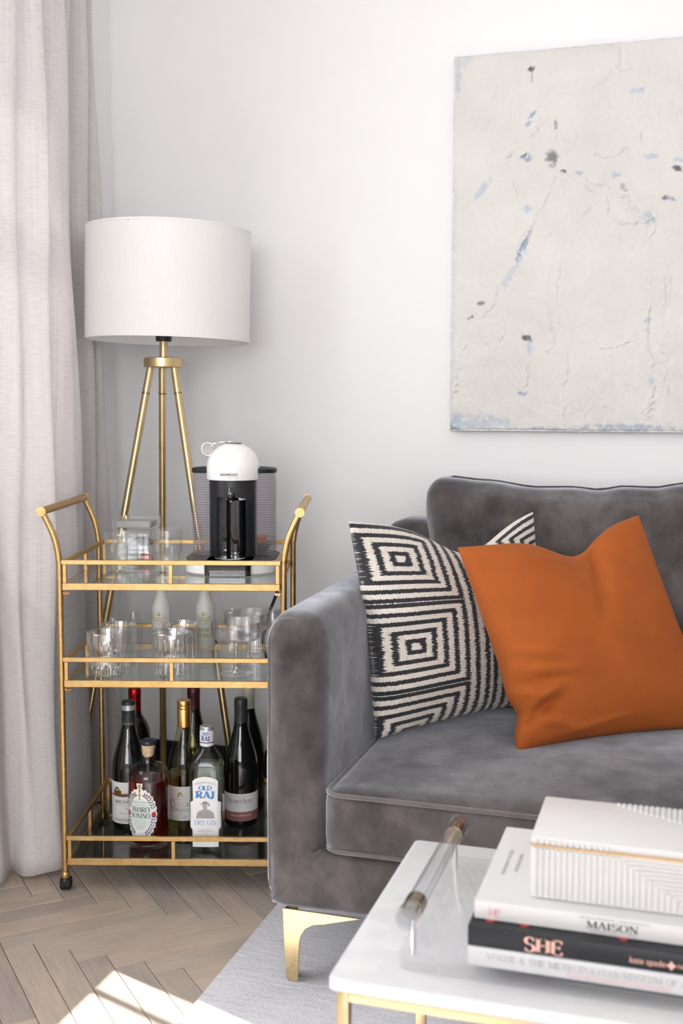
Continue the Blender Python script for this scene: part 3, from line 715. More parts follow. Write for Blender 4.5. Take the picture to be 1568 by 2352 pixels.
    for s in [(1220, 158, .008, .006, .3, dk), (1222, 175, .003, .014, 0, gr, .6), (1222, 262, .012, .005, .7, bl), (1215, 282, .010, .005, .5, bl, .8), (1278, 282, .004, .013, .1, gr), (1270, 360, .015, .017, 0, dk, .8), (1212, 358, .012, .010, -.5, bl),
              (1206, 352, .008, .003, .4, dk), (1300, 388, .011, .004, -.2, dk), (1330, 392, .012, .005, 0, bl, .7), (1208, 560, .042, .007, 1.1, bl), (1213, 545, .02, .003, 1.1, gr), (1180, 625, .06, .008, 1.0, pb, .7), (1110, 430, .03, .008, .9, pb), (1110, 692, .010, .005, .3, dk, .8),
              (1088, 722, .013, .004, .5, dk, .8), (1222, 772, .014, .007, -.2, dk), (1228, 792, .008, .016, .2, pb), (1213, 900, .011, .006, 0, bl), (1460, 205, .018, .006, 0, pb), (1495, 353, .018, .006, -.1, pb), (1418, 395, .010, .007, 0, pb), (1435, 425, .012, .008, -.9, gr, .7),
              (1553, 380, .014, .006, -.4, dk), (1560, 360, .014, .006, 0, pb), (1530, 446, .010, .005, 0, dk, .8), (1543, 450, .012, .005, -.3, bl), (1495, 490, .02, .016, .6, pb, .7), (1497, 728, .010, .006, .5, pb), (1497, 742, .004, .014, 0, pb), (1508, 866, .008, .010, 0, pb), (1215, 475, .011, .010, 0, pb),
              (1048, 180, .006, .05, 0, pb, .8), (1060, 140, .02, .02, 0, pb, .5), (1045, 620, .004, .25, 0, pb, .35), (1050, 970, .022, .020, 0, bl, .8), (1110, 972, .08, .022, 0, pb, .9), (1040, 985, .012, .010, 0, dk, .8), (1280, 984, .05, .006, 0, gr, .7), (1450, 978, .11, .008, 0, bl, .7), (1280, 986, .3, .004, 0, gr, .5), (1250, 105, .05, .003, .05, gr, .5),
              (1750, 420, .03, .012, .5, bl), (1830, 640, .012, .03, .2, pb), (1700, 760, .02, .01, -.4, gr)]: smear(*s)
    for px, py, sx, sy in [(1330, 200, .08, .02), (1300, 700, .1, .06), (1400, 915, .03, .05), (1340, 112, .06, .012)]: smear(px, py, sx, sy, 0, (.64, .60, .575), .4)
    edge = np.minimum(np.minimum(XX, W-XX), np.minimum(ZZ, H-ZZ)); hgt -= .004*np.exp(-(edge/.0035)**2)
    yy = y-np.clip(hgt, -.004, .008)
    V = np.stack([x0+XX, yy, z0+ZZ], -1).reshape(-1, 3)
    idx = np.arange(nx*nz).reshape(nz, nx); F = np.stack([idx[:-1, :-1], idx[:-1, 1:], idx[1:, 1:], idx[1:, :-1]], -1).reshape(-1, 4)
    me = bpy.data.meshes.new('painted_surface'); me.from_pydata(V.tolist(), [], F.tolist()); me.polygons.foreach_set('use_smooth', [True]*len(me.polygons))
    setmat(me, 'impasto'); ca = me.color_attributes.new('paint', 'FLOAT_COLOR', 'POINT')
    ca.data.foreach_set('color', np.concatenate([np.clip(col, 0, 1), np.ones((nz, nx, 1))], -1).astype(np.float32).ravel())
    link(bpy.data.objects.new('painted_surface', me), root)
    box('stretcher', x0+.001, x1-.001, y+.002, Y1-.001, z0+.001, z1-.001, 'canvas_edge', root)
build_painting()

# ------------------------------------------------------------------ floor lamp
def build_lamp():
    root = thing('floor_lamp', 'tripod floor lamp with brushed brass legs and white drum shade in the corner', 'floor lamp', (-1.313, 2.70, 0))
    o = Vector((-1.313, 2.70, 0)); ring = Vector((0, 0, 1.195)); topv = Vector((.007, .002, 1.552))
    ax = (topv-ring).normalized(); q = Vector((0, 0, 1)).rotation_difference(ax).to_euler()
    feet = [Vector((-1.512, 2.535, 0))-o, Vector((-1.086, 2.655, 0))-o, Vector((-1.388, 2.71, 0))-o]
    feet[2].y = .125; 
    for f in feet:
        d = Vector((f.x, f.y, 0)).normalized()*.034; a = Vector((d.x, d.y, 1.186)); b = Vector((f.x, f.y, .012))
        lg = tube('leg', [a, a.lerp(b, .06), b], .0098, 'lamp_brass', root, 16)
        tube('leg_joint', [a.lerp(b, .058), a.lerp(b, .062)], .0103, 'bronze_collar', lg, 16)
        tube('foot_cap', [b, b-Vector((0, 0, .011))], .0105, 'rubber', lg, 14)
    lathe('hub', [(.0, -.013), (.047, -.013), (.051, -.011), (.051, .011), (.047, .013), (.0, .013)], 'lamp_brass', root, 56, loc=ring)
    tube('stem', [ring, ring+ax*.075], .0105, 'lamp_brass', root, 20)
    s = ring+ax*.058
    lathe('socket', [(0, 0), (.019, 0), (.021, .006), (.021, .055), (.0, .058)], 'black_plastic', root, 28, loc=s-ax*.003, rot=q)
    lathe('light_bulb', [(0, .05), (.013, .055), (.015, .08), (.030, .115), (.028, .14), (.012, .158), (0, .16)], 'white_plastic', root, 24, loc=s, rot=q)
    bot = ring+ax*.056+Vector((.010, .003, 0))
    Rr, Hh = .212, .283
    sh = lathe('lamp_shade', [(Rr, 0), (Rr, Hh), (Rr-.0015, Hh), (Rr-.0015, 0)], 'shade_linen', root, 96, loc=bot, rot=q, closed=True)
    lathe('shade_rim', [(Rr-.002, .0), (Rr+.0012, .0), (Rr+.0012, .006), (Rr-.002, .006)], 'shade_linen', sh, 96, closed=True)
    lathe('shade_rim', [(Rr-.002, Hh-.006), (Rr+.0012, Hh-.006), (Rr+.0012, Hh), (Rr-.002, Hh)], 'shade_linen', sh, 96, closed=True)
    for k in range(3):
        a = 2*PI*k/3+.5; tube('shade_spoke', [(0, 0, Hh-.01), (Rr*math.cos(a), Rr*math.sin(a), Hh-.006)], .0018, 'chrome', sh, 8)
    lathe('finial', [(0, Hh-.012), (.011, Hh-.010), (.011, Hh+.006), (.006, Hh+.012), (.008, Hh+.018), (.005, Hh+.030), (0, Hh+.032)], 'lamp_brass', sh, 20)
build_lamp()

# ------------------------------------------------------------------ rug
rug = box('rug', -.818, 1.70, .30, 2.55, .0003, .010, 'rug_wool', bev=.003)
tag(rug, 'pale grey woven wool rug under the sofa and coffee table', 'rug')

# ------------------------------------------------------------------ sofa
def build_sofa():
    root = thing('sofa', 'grey velvet sofa with slim arms, piped cushions and brass legs', 'sofa', (0, 0, 0))
    xl, xr = -.734, 1.274
    nz_ = np.random.RandomState(3).rand(40, 40)
    def wav(x, y, s): return math.sin(x*s+1.3*math.sin(y*s*.7))*math.sin(y*s*.9+.8*math.sin(x*s*.6))
    for sx in (1, -1):
        a, b = (xl, xl+.117) if sx == 1 else (xr-.117, xr)
        def fn(p, s):
            p = p.copy()
            if s.z > 0: p.z += .012*(1-s.x*s.x)*max(0, s.z)+.010*max(0, -s.y-.6)*2.5*max(0, s.z)*0
            if s.z > 0: p.z += .020*(s.y+1)/2*s.z
            p.x += .004*wav(p.y, p.z, 9)*(1-abs(s.z))
            return p
        arm = from_bm('arm', softbox(a, b, 1.900, 2.80, .150, .692, .040, 10, 36, 24, fn), 'velvet', root, True)
        xo = a if sx == 1 else b; xi = b-.004 if sx == 1 else a+.004
        tube('welt', catmull([(xo+.0125*sx, 1.9125, .185), (xo+.0112*sx, 1.9112, .25), (xo+.0112*sx, 1.9112, .45), (xo+.0112*sx, 1.9112, .63), (xo+.0150*sx, 1.9125, .662), (xo+.026*sx, 1.914, .684), (xo+.042*sx, 1.913, .6925), (xo+.062*sx, 1.913, .6920), (xo+.082*sx, 1.915, .676)], 8), .0026, 'velvet_welt', arm, 8)
        tube('seam', [(xo+.022*sx, 1.8998, .166), (xi+.003*sx, 1.8998, .272)], .0010, 'velvet', arm, 6)
    def fb(p, s):
        p = p.copy(); p.z += .003*wav(p.x, p.y, 11); return p
    from_bm('base_rail', softbox(xl+.012, xr-.012, 1.8995, 2.80, .1495, .268, .018, 60, 10, 8, fb), 'velvet', root, True)
    from_bm('back_frame', softbox(xl+.003, xr-.003, 2.66, 2.86, .152, .806, .075, 60, 12, 20), 'velvet', root, True)
    # seat cushion
    def fs(p, s):
        p = p.copy(); e = (1-s.x**6)*(1-s.y**4)
        if s.z > 0: p.z += s.z*(.040*(1-abs(s.x)**3.5)*(1-s.y**2)+.003*wav(p.x, p.y, 10)*e)
        p.y -= .006*max(0, -s.y)*(1-s.z*s.z)*(1-s.x**4)
        if s.z < 0 and s.y < -.5: p.z += -.010*(1-abs(s.x))*abs(s.z)*0
        return p
    cu = from_bm('seat_cushion', softbox(-.613, 1.153, 1.893, 2.640, .266, .384, .022, 70, 34, 8, fs), 'velvet', root, True)
    def ring_path(z, ins): 
        r = .035; x0, x1, y0, y1 = -.613+ins, 1.153-ins, 1.893+ins, 2.64-ins; pts = []
        for cx, cy, a0 in ((x1-r, y1-r, 0), (x0+r, y1-r, 90), (x0+r, y0+r, 180), (x1-r, y0+r, 270)):
            for k in range(7): a = R(a0+15*k); pts.append((cx+r*math.cos(a), cy+r*math.sin(a), z))
        out = []
        for i in range(len(pts)):
            p, q = Vector(pts[i]), Vector(pts[(i+1) % len(pts)]); n = max(1, int((q-p).length/.05))
            for k in range(n): out.append(p.lerp(q, k/n))
        return out
    tube('piping', [p+Vector((0, 0, .0025*wav(p.x, p.y, 8))) for p in ring_path(.3775, .001)], .0042, 'velvet_welt', cu, 8, True)
    tube('piping', [p+Vector((0, 0, .003*wav(p.x, p.y, 8))) for p in ring_path(.2725, .001)], .0040, 'velvet_welt', cu, 8, True)
    # back cushion, plump with dimples along its upper edge
    prof = [(-.60, .905), (-.577, .909), (-.46, .900), (-.34, .886), (-.256, .888), (-.196, .883), (-.138, .892), (-.07, .891), (0, .902), (.2, .893), (.4, .905), (.6, .89), (.8, .902), (1.0, .895), (1.13, .905)]
    prof = [(x, z+.004) for x, z in prof]
    def top(x):
        for (a, za), (b, zb) in zip(prof[:-1], prof[1:]):
            if a <= x <= b: t = (x-a)/(b-a); t = t*t*(3-2*t); return za+(zb-za)*t
        return .9
    def fc(p, s):
        p = p.copy(); h = (p.z-.37)/.53
        p.z = .37+(top(p.x)-.37)*h
        p.y += .11*h
        pf = (1-s.x**8)*(1-s.z**4)
        if s.y < 0: p.y -= -s.y*(.045*pf)
        else: p.y += s.y*.02*pf
        fold = math.exp(-((h-.95)/.3)**2)*(math.exp(-((p.x+.33)/.025)**2)+math.exp(-((p.x+.20)/.02)**2)+.6*math.exp(-((p.x+.06)/.03)**2))
        if s.y < .6: p.y += .016*fold
        p.y += .004*wav(p.x, p.z, 12)*(s.y < 0)
        # pinched waist below the upper corners
        if abs(s.x) > .9: p.x -= math.copysign(.016*math.exp(-((h-.72)/.10)**2), s.x)*(abs(s.x)-.9)*10
        return p
    bc = from_bm('back_cushion', softbox(-.602, 1.142, 2.530, 2.685, .372, .90, .045, 110, 8, 34, fc), 'velvet', root, True)
    pth = []
    for i in range(21):
        z = .40+.46*i/20; h = (z-.37)/.53; pth.append((-.6025+.016*math.exp(-((h-.72)/.10)**2), 2.600+.11*h, z))
    pth += [(-.598, 2.709, .878), (-.588, 2.711, .893), (-.570, 2.713, .902)]
    for i in range(1, 60): x = -.570+i*.0283; pth.append((x, 2.713, top(x)+.0005))
    tube('piping', pth, .0038, 'velvet', bc, 8)
    # legs: bent brass plates
    def leg(cx, cy, sx, sy):
        pr = [(0, .149), (.004, .06), (.010, .0105), (.030, .0105), (.033, .085), (.036, .100), (.045, .115), (.060, .124), (.080, .128), (.152, .1485)]
        lg = prism('leg', [(cx+sx*x, z) for x, z in pr], cy, cy+sy*.005, 'leg_brass', root, .0008)
        bm = bmesh.new(); pr2 = [(0, .149), (.004, .06), (.010, .0105), (.030, .0105), (.033, .085), (.045, .115), (.080, .128), (.14, .1485)]
        a = [bm.verts.new((cx+sx*.004, cy+sy*(y-.0), z)) for y, z in pr2]; b = [bm.verts.new((cx+sx*.009, cy+sy*(y-.0), z)) for y, z in pr2]; n = len(pr2)
        bm.faces.new(a); bm.faces.new(b[::-1])
        for i in range(n): bm.faces.new((a[i], b[i], b[(i+1) % n], a[(i+1) % n]))
        bmesh.ops.recalc_face_normals(bm, faces=bm.faces); from_bm('leg_return', bm, 'leg_brass', lg)
    leg(-.694, 1.903, 1, 1); leg(1.234, 1.903, -1, 1); leg(-.694, 2.78, 1, -1); leg(1.234, 2.78, -1, -1)
build_sofa()

# ------------------------------------------------------------------ scatter cushions
def pillow(name, BL, BR, TL, TR, T, m, label, conc=.07, notch=(.1, .22, .12), seed=1, folds=(), n=72, pinch=()):
    BL, BR, TL, TR = map(Vector, (BL, BR, TL, TR)); c = (BL+BR+TL+TR)/4
    nrm = ((BR-BL)+(TR-TL)).cross((TL-BL)+(TR-BR)).normalized()
    hgt = ((TL-BL).length+(TR-BR).length)/2; s0, sw, nd = notch
    upv = ((TL-BL)+(TR-BR)).normalized()
    bm = bmesh.new(); uvl = bm.loops.layers.uv.new('UVMap'); grid = {}; st = {}
    def pos(i, j, side):
        s, t = -1+2*i/n, -1+2*j/n
        # denser towards the rim
        s = math.sin(s*PI/2)*.55+s*.45; t = math.sin(t*PI/2)*.55+t*.45
        s2 = s*(1-conc*(1-t*t)); t2 = t*(1-conc*.8*(1-s*s))
        for t0, tw, am in pinch: s2 += am*math.exp(-((t-t0)/tw)**2)*max(0, -s)**3
        a, b = (s2+1)/2, (t2+1)/2
        p = BL*(1-a)*(1-b)+BR*a*(1-b)+TL*(1-a)*b+TR*a*b
        g = math.exp(-((s-s0)/sw)**2); kt = max(0, (t+.1)/1.1)**2
        p -= upv*(nd*hgt*g*kt)
        th = T*((1-s*s)**.5*(1-t*t)**.5)**.85*(1-.45*g*kt)
        d = side*th
        rim = min(1, (1-s*s)*6)*min(1, (1-t*t)*6)
        w = 0.0
        for (fs, ft, ang, ln, wd, amp) in folds:
            u = (s-fs)*math.cos(ang)+(t-ft)*math.sin(ang); v = -(s-fs)*math.sin(ang)+(t-ft)*math.cos(ang)
            w += amp*math.exp(-(u/ln)**2)*math.exp(-(v/wd)**2)
        w += .0022*math.sin(5*s+3*t+seed)*math.sin(4*t-2*s+seed*2)
        d += side*w*rim
        return p+nrm*d, ((s+1)/2, (t+1)/2)
    for side in (1, -1):
        for i in range(n+1):
            for j in range(n+1):
                edge = i in (0, n) or j in (0, n)
                key = (i, j, 0 if edge else side)
                if key not in grid:
                    p, uvc = pos(i, j, side); grid[key] = bm.verts.new(p); st[key] = uvc
        for i in range(n):
            for j in range(n):
                ks = []
                for a, b in ((i, j), (i+1, j), (i+1, j+1), (i, j+1)): ks.append((a, b, 0 if (a in (0, n) or b in (0, n)) else side))
                if side < 0: ks = ks[::-1]
                f = bm.faces.new([grid[k] for k in ks])
                for lp, k in zip(f.loops, ks): lp[uvl].uv = st[k]
    o = from_bm(name, bm, m, None, True)
    return tag(o, label, 'cushion')
pillow('throw_pillow', (-.590, 2.168, .403), (-.275, 2.545, .415), (-.655, 2.19, .847), (-.330, 2.565, .850), .075, 'ikat',
       'black and cream ikat cushion with concentric rectangles leaning in the sofa corner', .075, (.20, .50, .165), 1,
       [(.2, .55, 1.3, .5, .10, -.012), (-.75, .1, .2, .3, .10, .006), (-.7, -.55, -.1, .4, .08, .006)])
pillow('throw_pillow', (-.300, 2.160, .408), (.085, 2.43, .414), (-.438, 2.235, .797), (-.094, 2.47, .852), .085, 'orange_wool',
       'burnt orange woven cushion in front of the patterned one', .07, (.16, .34, .11), 2,
       [(.22, .62, 1.25, .42, .07, -.016), (-.80, -.55, .5, .25, .06, .012), (-.85, -.70, .6, .25, .05, -.012), (-.62, -.82, -.5, .28, .06, .012), (-.72, -.12, -.3, .30, .05, .007), (-.66, -.30, -.15, .34, .045, .008), (-.70, -.40, .1, .3, .04, -.007), (-.35, -.88, .15, .4, .04, .006), (.45, .80, -.9, .3, .05, -.006), (-.3, .78, -.1, .4, .06, .005), (-.78, -.62, .25, .20, .035, -.012), (-.82, -.50, -.2, .2, .05, .010)], pinch=((-.66, .13, .075), (-.2, .3, .02)))

# ------------------------------------------------------------------ coffee table and what stands on it
def build_table():
    x0, x1, y0, y1, zt = -.402, .70, 1.262, 1.730, .380
    root = thing('coffee_table', 'white marble coffee table with a slim brass frame', 'coffee table', (0, 0, 0))
    bm = bmesh.new(); bm_box(bm, x0, x1, y0, y1, zt-.0175, zt)
    ve = [e for e in bm.edges if abs(e.verts[0].co.z-e.verts[1].co.z) > .01]; bmesh.ops.bevel(bm, geom=ve, offset=.010, segments=5, profile=.5, affect='EDGES')
    te = [e for e in bm.edges if abs(e.verts[0].co.z-e.verts[1].co.z) < 1e-5]; bmesh.ops.bevel(bm, geom=te, offset=.003, segments=3, profile=.5, affect='EDGES')
    from_bm('marble_top', bm, 'marble', root, True, angle=R(40))
    t = .0155; a, b, c, d = x0+.009, x1-.009, y0+.009, y1-.009; zz = zt-.0178
    for px in (a, b-t):
        for py in (c, d-t): box('leg', px, px+t, py, py+t, .0104, zz, 'table_brass', root, .001)
    box('top_rail', a+t, b-t, c, c+t, zz-t, zz, 'table_brass', root, .001); box('top_rail', a+t, b-t, d-t, d, zz-t, zz, 'table_brass', root, .001)
    box('top_rail', a, a+t, c+t, d-t, zz-t, zz, 'table_brass', root, .001); box('top_rail', b-t, b, c+t, d-t, zz-t, zz, 'table_brass', root, .001)
    box('bottom_rail', a, a+t, c+t, d-t, .0104, .0104+t, 'table_brass', root, .001); box('bottom_rail', b-t, b, c+t, d-t, .0104, .0104+t, 'table_brass', root, .001)
build_table()
def build_acrylic():
    root = thing('serving_tray', 'clear acrylic tray with rod handle and bronze collars on the marble table', 'tray', (0, 0, 0))
    bm = bmesh.new(); bm_box(bm, -.326, .372, 1.304, 1.645, .3806, .3968)
    ve = [e for e in bm.edges if abs(e.verts[0].co.z-e.verts[1].co.z) > .01]; bmesh.ops.bevel(bm, geom=ve, offset=.018, segments=6, profile=.5, affect='EDGES')
    te = [e for e in bm.edges if abs(e.verts[0].co.z-e.verts[1].co.z) < 1e-5]; bmesh.ops.bevel(bm, geom=te, offset=.0012, segments=2, profile=.5, affect='EDGES')
    from_bm('board', bm, 'acrylic', root, True, angle=R(40))
    for hx in (-.308, .354):
        z = .456
        hd = tube('handle', [(hx, 1.292, z), (hx, 1.612, z)], .0125, 'acrylic_rod', root, 24)
        for y in (1.337, 1.575):
            lathe('post', [(0, 0), (.0042, 0), (.0042, .060), (0, .060)], 'chrome', hd, 14, loc=(hx, y-.02 if y < 1.4 else y+.01, .3970))
        for y0, y1 in ((1.312, 1.338), (1.570, 1.596)): tube('collar', [(hx, y0, z), (hx, y1, z)], .0136, 'bronze_collar', hd, 24)
        for y0, y1 in ((1.286, 1.300), (1.604, 1.618)): tube('end_knob', [(hx, y0, z), (hx, y0+.002, z), (hx, y1-.002, z), (hx, y1, z)], .0150, 'acrylic_rod', hd, 24)
build_acrylic()
def book(name, label, x0, x1, y0, y1, z0, z1, cover, cov=.003):
    """hardback lying flat with its spine to the camera (low y)"""
    root = thing(name, label, 'book', (0, 0, 0), group=None)
    bm = bmesh.new(); bm_box(bm, x0, x1, y0, y1, z0, z0+cov, .0008, 1); bm_box(bm, x0, x1, y0, y1, z1-cov, z1, .0008, 1)
    from_bm('cover', bm, cover, root)
    bm = bmesh.new(); bm_box(bm, x0, x1, y0-.001, y0+.004, z0+.0002, z1-.0002, .0015, 2); from_bm('spine', bm, cover, root, True, angle=R(40))
    box('page_block', x0+.004, x1-.004, y0+.004, y1-.004, z0+cov, z1-cov, 'book_pages', root)
    return root
def front(xc, y, zc): return lambda a, b: (xc+a, y, zc+b)
def build_books():
    b1 = book('book', 'pale grey art book at the bottom of the stack on the acrylic tray', -.238, .105, 1.311, 1.585, .3972, .4220, 'book_grey')
    f = front(0, 1.3092, 0)
    lettering(serif_text('VOGUE & THE METROPOLITAN MUSEUM OF ART COSTUME', .0074, .16, .07, .06, width=.300), 'ink_pale', front(-.064, 1.3092, .4118), b1, 'title')
    lettering(serif_text('PARTIES EXHIBITIONS PEOPLE', .0052, .13, .05, .06, width=.118), 'ink_pink', front(-.058, 1.3092, .4032), b1, 'subtitle')
    b2 = book('book', 'black hardback with rose title on its spine in the middle of the stack', -.238, .112, 1.311, 1.580, .4223, .4472, 'book_black')
    lettering(serif_text('SHE', .0175, .23, .075, .02, width=.0465), 'ink_rose', front(-.146, 1.3088, .4345), b2, 'title')
    lettering(plain_text('kate spade', .0105, .040), 'ink_rose', front(-.026, 1.3088, .4330), b2, 'publisher')
    pts = [(.0042*math.sin(2*PI*k/16)*(1+.35*(math.cos(8*PI*k/16))), .0042*math.cos(2*PI*k/16)*(1+.35*math.cos(8*PI*k/16))) for k in range(16)]
    flat_poly(pts, front(.0005, 1.3088, .4325), 'emblem', 'ink_rose', b2)
    lettering(plain_text('NEW YORK', .0068, .036), 'ink_rose', front(.026, 1.3088, .4325), b2, 'city')
    for x, y in [(-.214, 1.3315), (-.172, 1.3315), (-.055, 1.3315), (.04, 1.3315)]:
        mk('cover_dot', [(x+.0055*math.cos(2*PI*k/16), y+.006*math.sin(2*PI*k/16), .44735) for k in range(16)], [tuple(range(16))], 'ink_red', b2)
    YM = 1.3303
    b3 = book('book', 'white hardback about Parisian homes on top of the stack beneath the ribbed box', -.234, .100, 1.332, 1.590, .4475, .4705, 'book_white')
    lettering(serif_text('MAISON', .0088, .19, .05, .06, width=.060), 'ink_black', front(-.068, YM, .4592), b3, 'title')
    lettering(plain_text('INES DE LA FRESSANGE   MARIN MONTAGUT', .0038, .082), 'ink_grey', front(-.066, YM, .4672), b3, 'authors')
    lettering(plain_text('PARISIAN CHIC AT HOME', .0038, .055), 'ink_grey', front(-.067, YM, .4518), b3, 'subtitle')
    V, F = [], []
    for a, b in (((0, 0), (0, .011)), ((0, .004), (.010, .004)), ((.007, 0), (.007, .010)), ((.007, .0), (.014, .0)), ((.007, .009), (.015, .009)), ((.004, .0065), (.014, .0065))):
        dx, dy = b[0]-a[0], b[1]-a[1]; l = math.hypot(dx, dy); nx, ny = -dy/l*.0006, dx/l*.0006; k = len(V)
        V += [(a[0]+nx, a[1]+ny), (b[0]+nx, b[1]+ny), (b[0]-nx, b[1]-ny), (a[0]-nx, a[1]-ny)]; F.append((k, k+1, k+2, k+3))
    mk('colophon', [(-.215+x, YM, .453+y) for x, y in V], F, 'ink_pink', b3)
    # names printed on the front cover, reading down the depth of the book
    pl = lambda xo: (lambda a, b: (xo+b, 1.462-a, .47075))
    lettering(plain_text('INES DE LA FRESSANGE', .0075, .085), 'ink_grey', pl(-.213), b3, 'cover_name'); lettering(plain_text('MARIN MONTAGUT', .0075, .062), 'ink_grey', pl(-.198), b3, 'cover_name')
build_books()
def build_box():
    root = thing('keepsake_box', 'white ribbed keepsake box with a gold line, lying on the white book', 'box', (0, 0, 0))
    x0, x1, y0, y1, z0, z1 = -.170, .110, 1.360, 1.512, .4709, .5490; zl = .5385
    box('body', x0, x1, y0, y1, z0, zl-.0008, 'bone_white', root, .002)
    lid = box('lid', x0, x1, y0, y1, zl+.0008, z1, 'bone_white', root, .002)
    bm = bmesh.new(); bm_box(bm, x0-.0006, x1+.0006, y0-.0028, y1+.0006, zl-.0012, zl+.0012); from_bm('gold_line', bm, 'gold_inlay', root)
    # ribs on the front: upright to the left of a diagonal, level to the right of it; one object for each rib
    p = .0072; yf = y0
    def rib(xa, xb, za, zb, par): return box('rib', xa, xb, yf-.0030, yf+.001, za, zb, 'bone_white', par, .0006, 1)
    body = root.children[0]
    diag = lambda x: z0+.004+(x1-.118-x)*0.62
    k = 0
    x = x0+.004
    while x < x0+.190:
        top = min(zl-.003, zl-.003-(x-(x0+.104))*.66) if x > x0+.104 else zl-.003
        if top-z0 > .006: rib(x, x+p*.56, z0+.003, top, body)
        if x < x0+.094: rib(x, x+p*.56, zl+.002, z1-.003, lid)
        x += p
    z = zl-.0065
    while z > z0+.004:
        xs = x0+.104+(zl-.003-z)/.66+.006
        if xs < x1-.006: rib(xs, x1-.004, z-.0028, z, body)
        z -= .0052
    # ribs on the lid, beyond a diagonal
    k = 0; x = x0+.088
    while x < x1-.006:
        ya = y1-.004-(x-(x0+.084))*.55
        if ya < y0+.02: ya = y0+.02
        if y1-.003-ya > .004: box('rib', x, x+p*.60, ya, y1-.0025, z1-.001, z1+.0016, 'bone_white', lid, .0006, 1)
        x += p
build_box()

# ------------------------------------------------------------------ bar cart
CO = Vector((-1.301, 2.148, 0)); CA = R(16.38)
CR = Vector((math.cos(CA), math.sin(CA), 0)); CD = Vector((-math.sin(CA), math.cos(CA), 0))
def CW(u, v, z): return CO+CR*u+CD*v+Vector((0, 0, z))
ZT = (.0765, .4800, .6955)          # upper faces of the three glass shelves
def build_cart():
    root = thing('bar_cart', 'gold metal three-tier bar cart with glass shelves and rod handles', 'bar cart', CO, CA)
    G = 'cart_gold'; UL, UR, VF, VB = .001, .4905, .006, .388
    for u, sx in ((UL, -1), (UR, 1)):
        for v in (VF, VB):
            p = [(u, v, .036), (u, v, .3), (u, v, .70), (u+sx*.001, v, .742), (u+sx*.005, v, .772), (u+sx*.0125, v, .800), (u+sx*.0235, v, .826), (u+sx*.0355, v, .850)]
            post = tube('post', catmull(p, 6), .0070, G, root, 16)
            lathe('socket', [(0, .028), (.0085, .028), (.0095, .031), (.0095, .040), (.0080, .043), (0, .043)], G, post, 20, loc=(u, v, 0))
            ca = thing_part('caster', root)
            bm = bmesh.new(); bm_tube(bm, [(u-.011, v+.004, .0150), (u-.009, v+.004, .0150), (u+.009, v+.004, .0150), (u+.011, v+.004, .0150)], lambda t: .0135 if t < .1 or t > .9 else .0150, 22)
            from_bm('wheel', bm, 'rubber', ca, True, angle=R(40))
            lathe('fork', [(0, .018), (.0115, .018), (.0125, .022), (.0095, .029), (.0, .029)], 'dark_bronze', ca, 20, loc=(u, v, 0))
    for u in (UL-.0355, UR+.0355):
        h = tube('handle', [(u, VF-.008, .852), (u, VB+.008, .852)], .0088, G, root, 20)
        for v, s in ((VF-.008, -1), (VB+.008, 1)): tube('end_cap', [(u, v, .852), (u, v+s*.004, .852)], .0106, G, h, 20)
    for zi, glass in zip(range(3), ('shelf_glass_darkened', 'shelf_glass', 'shelf_glass')):
        zg = ZT[zi]; zb = zg-.0155; zr0, zr1 = zg+.0405, zg+.0505
        tr = thing_part('shelf', root)
        a, b, c, d = .0085, .4825, -.004, .402; t = .0095
        box('shelf_bar', a, b, c, c+t, zb, zg-.0005, G, tr, .0008, 1); box('shelf_bar', a, b, d-t, d, zb, zg-.0005, G, tr, .0008, 1)
        box('shelf_bar', a, a+t, c+t, d-t, zb, zg-.0005, G, tr, .0008, 1); box('shelf_bar', b-t, b, c+t, d-t, zb, zg-.0005, G, tr, .0008, 1)
        box('glass_pane', a+t*.6, b-t*.6, c+t*.6, d-t*.6, zg-.0055, zg, glass, tr)
        rt = .0085
        box('guard_rail', a-.002, b+.002, c, c+rt, zr0, zr1, G, tr, .0008, 1); box('guard_rail', a-.002, b+.002, d-rt, d, zr0, zr1, G, tr, .0008, 1)
        box('guard_rail', a-.001, a+rt-.001, c+rt, d-rt, zr0, zr1, G, tr, .0008, 1); box('guard_rail', b-rt+.001, b+.001, c+rt, d-rt, zr0, zr1, G, tr, .0008, 1)
        for u in (a+.001, b-.009): box('upright', u, u+.008, c+.001, c+.009, zg-.0005, zr0, G, tr, .0006, 1); box('upright', u, u+.008, d-.009, d-.001, zg-.0005, zr0, G, tr, .0006, 1)
        box('upright', .2405, .2490, c+.001, c+.009, zg-.0005, zr0, G, tr, .0006, 1); box('upright', .2405, .2490, d-.009, d-.001, zg-.0005, zr0, G, tr, .0006, 1)
        for u in (a, b-.008): box('upright', u, u+.008, .195, .2035, zg-.0005, zr0, G, tr, .0006, 1)
        if zi:
            for u, s in ((UL, 1), (UR, -1)):
                bm = bmesh.new()
                bm_tube(bm, [(u+s*.005, VF+.001, zb-.008), (u+s*.020, VF+.001, zb-.008)], .0022, 10)
                bm_tube(bm, [(u+s*.0085, VF+.001, zb-.008), (u+s*.0125, VF+.001, zb-.008)], .0052, 6); bm_tube(bm, [(u+s*.0145, VF+.001, zb-.008), (u+s*.0185, VF+.001, zb-.008)], .0046, 6)
                from_bm('bolt', bm, 'copper_bolt', tr)
def thing_part(name, parent):
    o = bpy.data.objects.new(name, None); o.empty_display_size = .02; return link(o, parent)
build_cart()

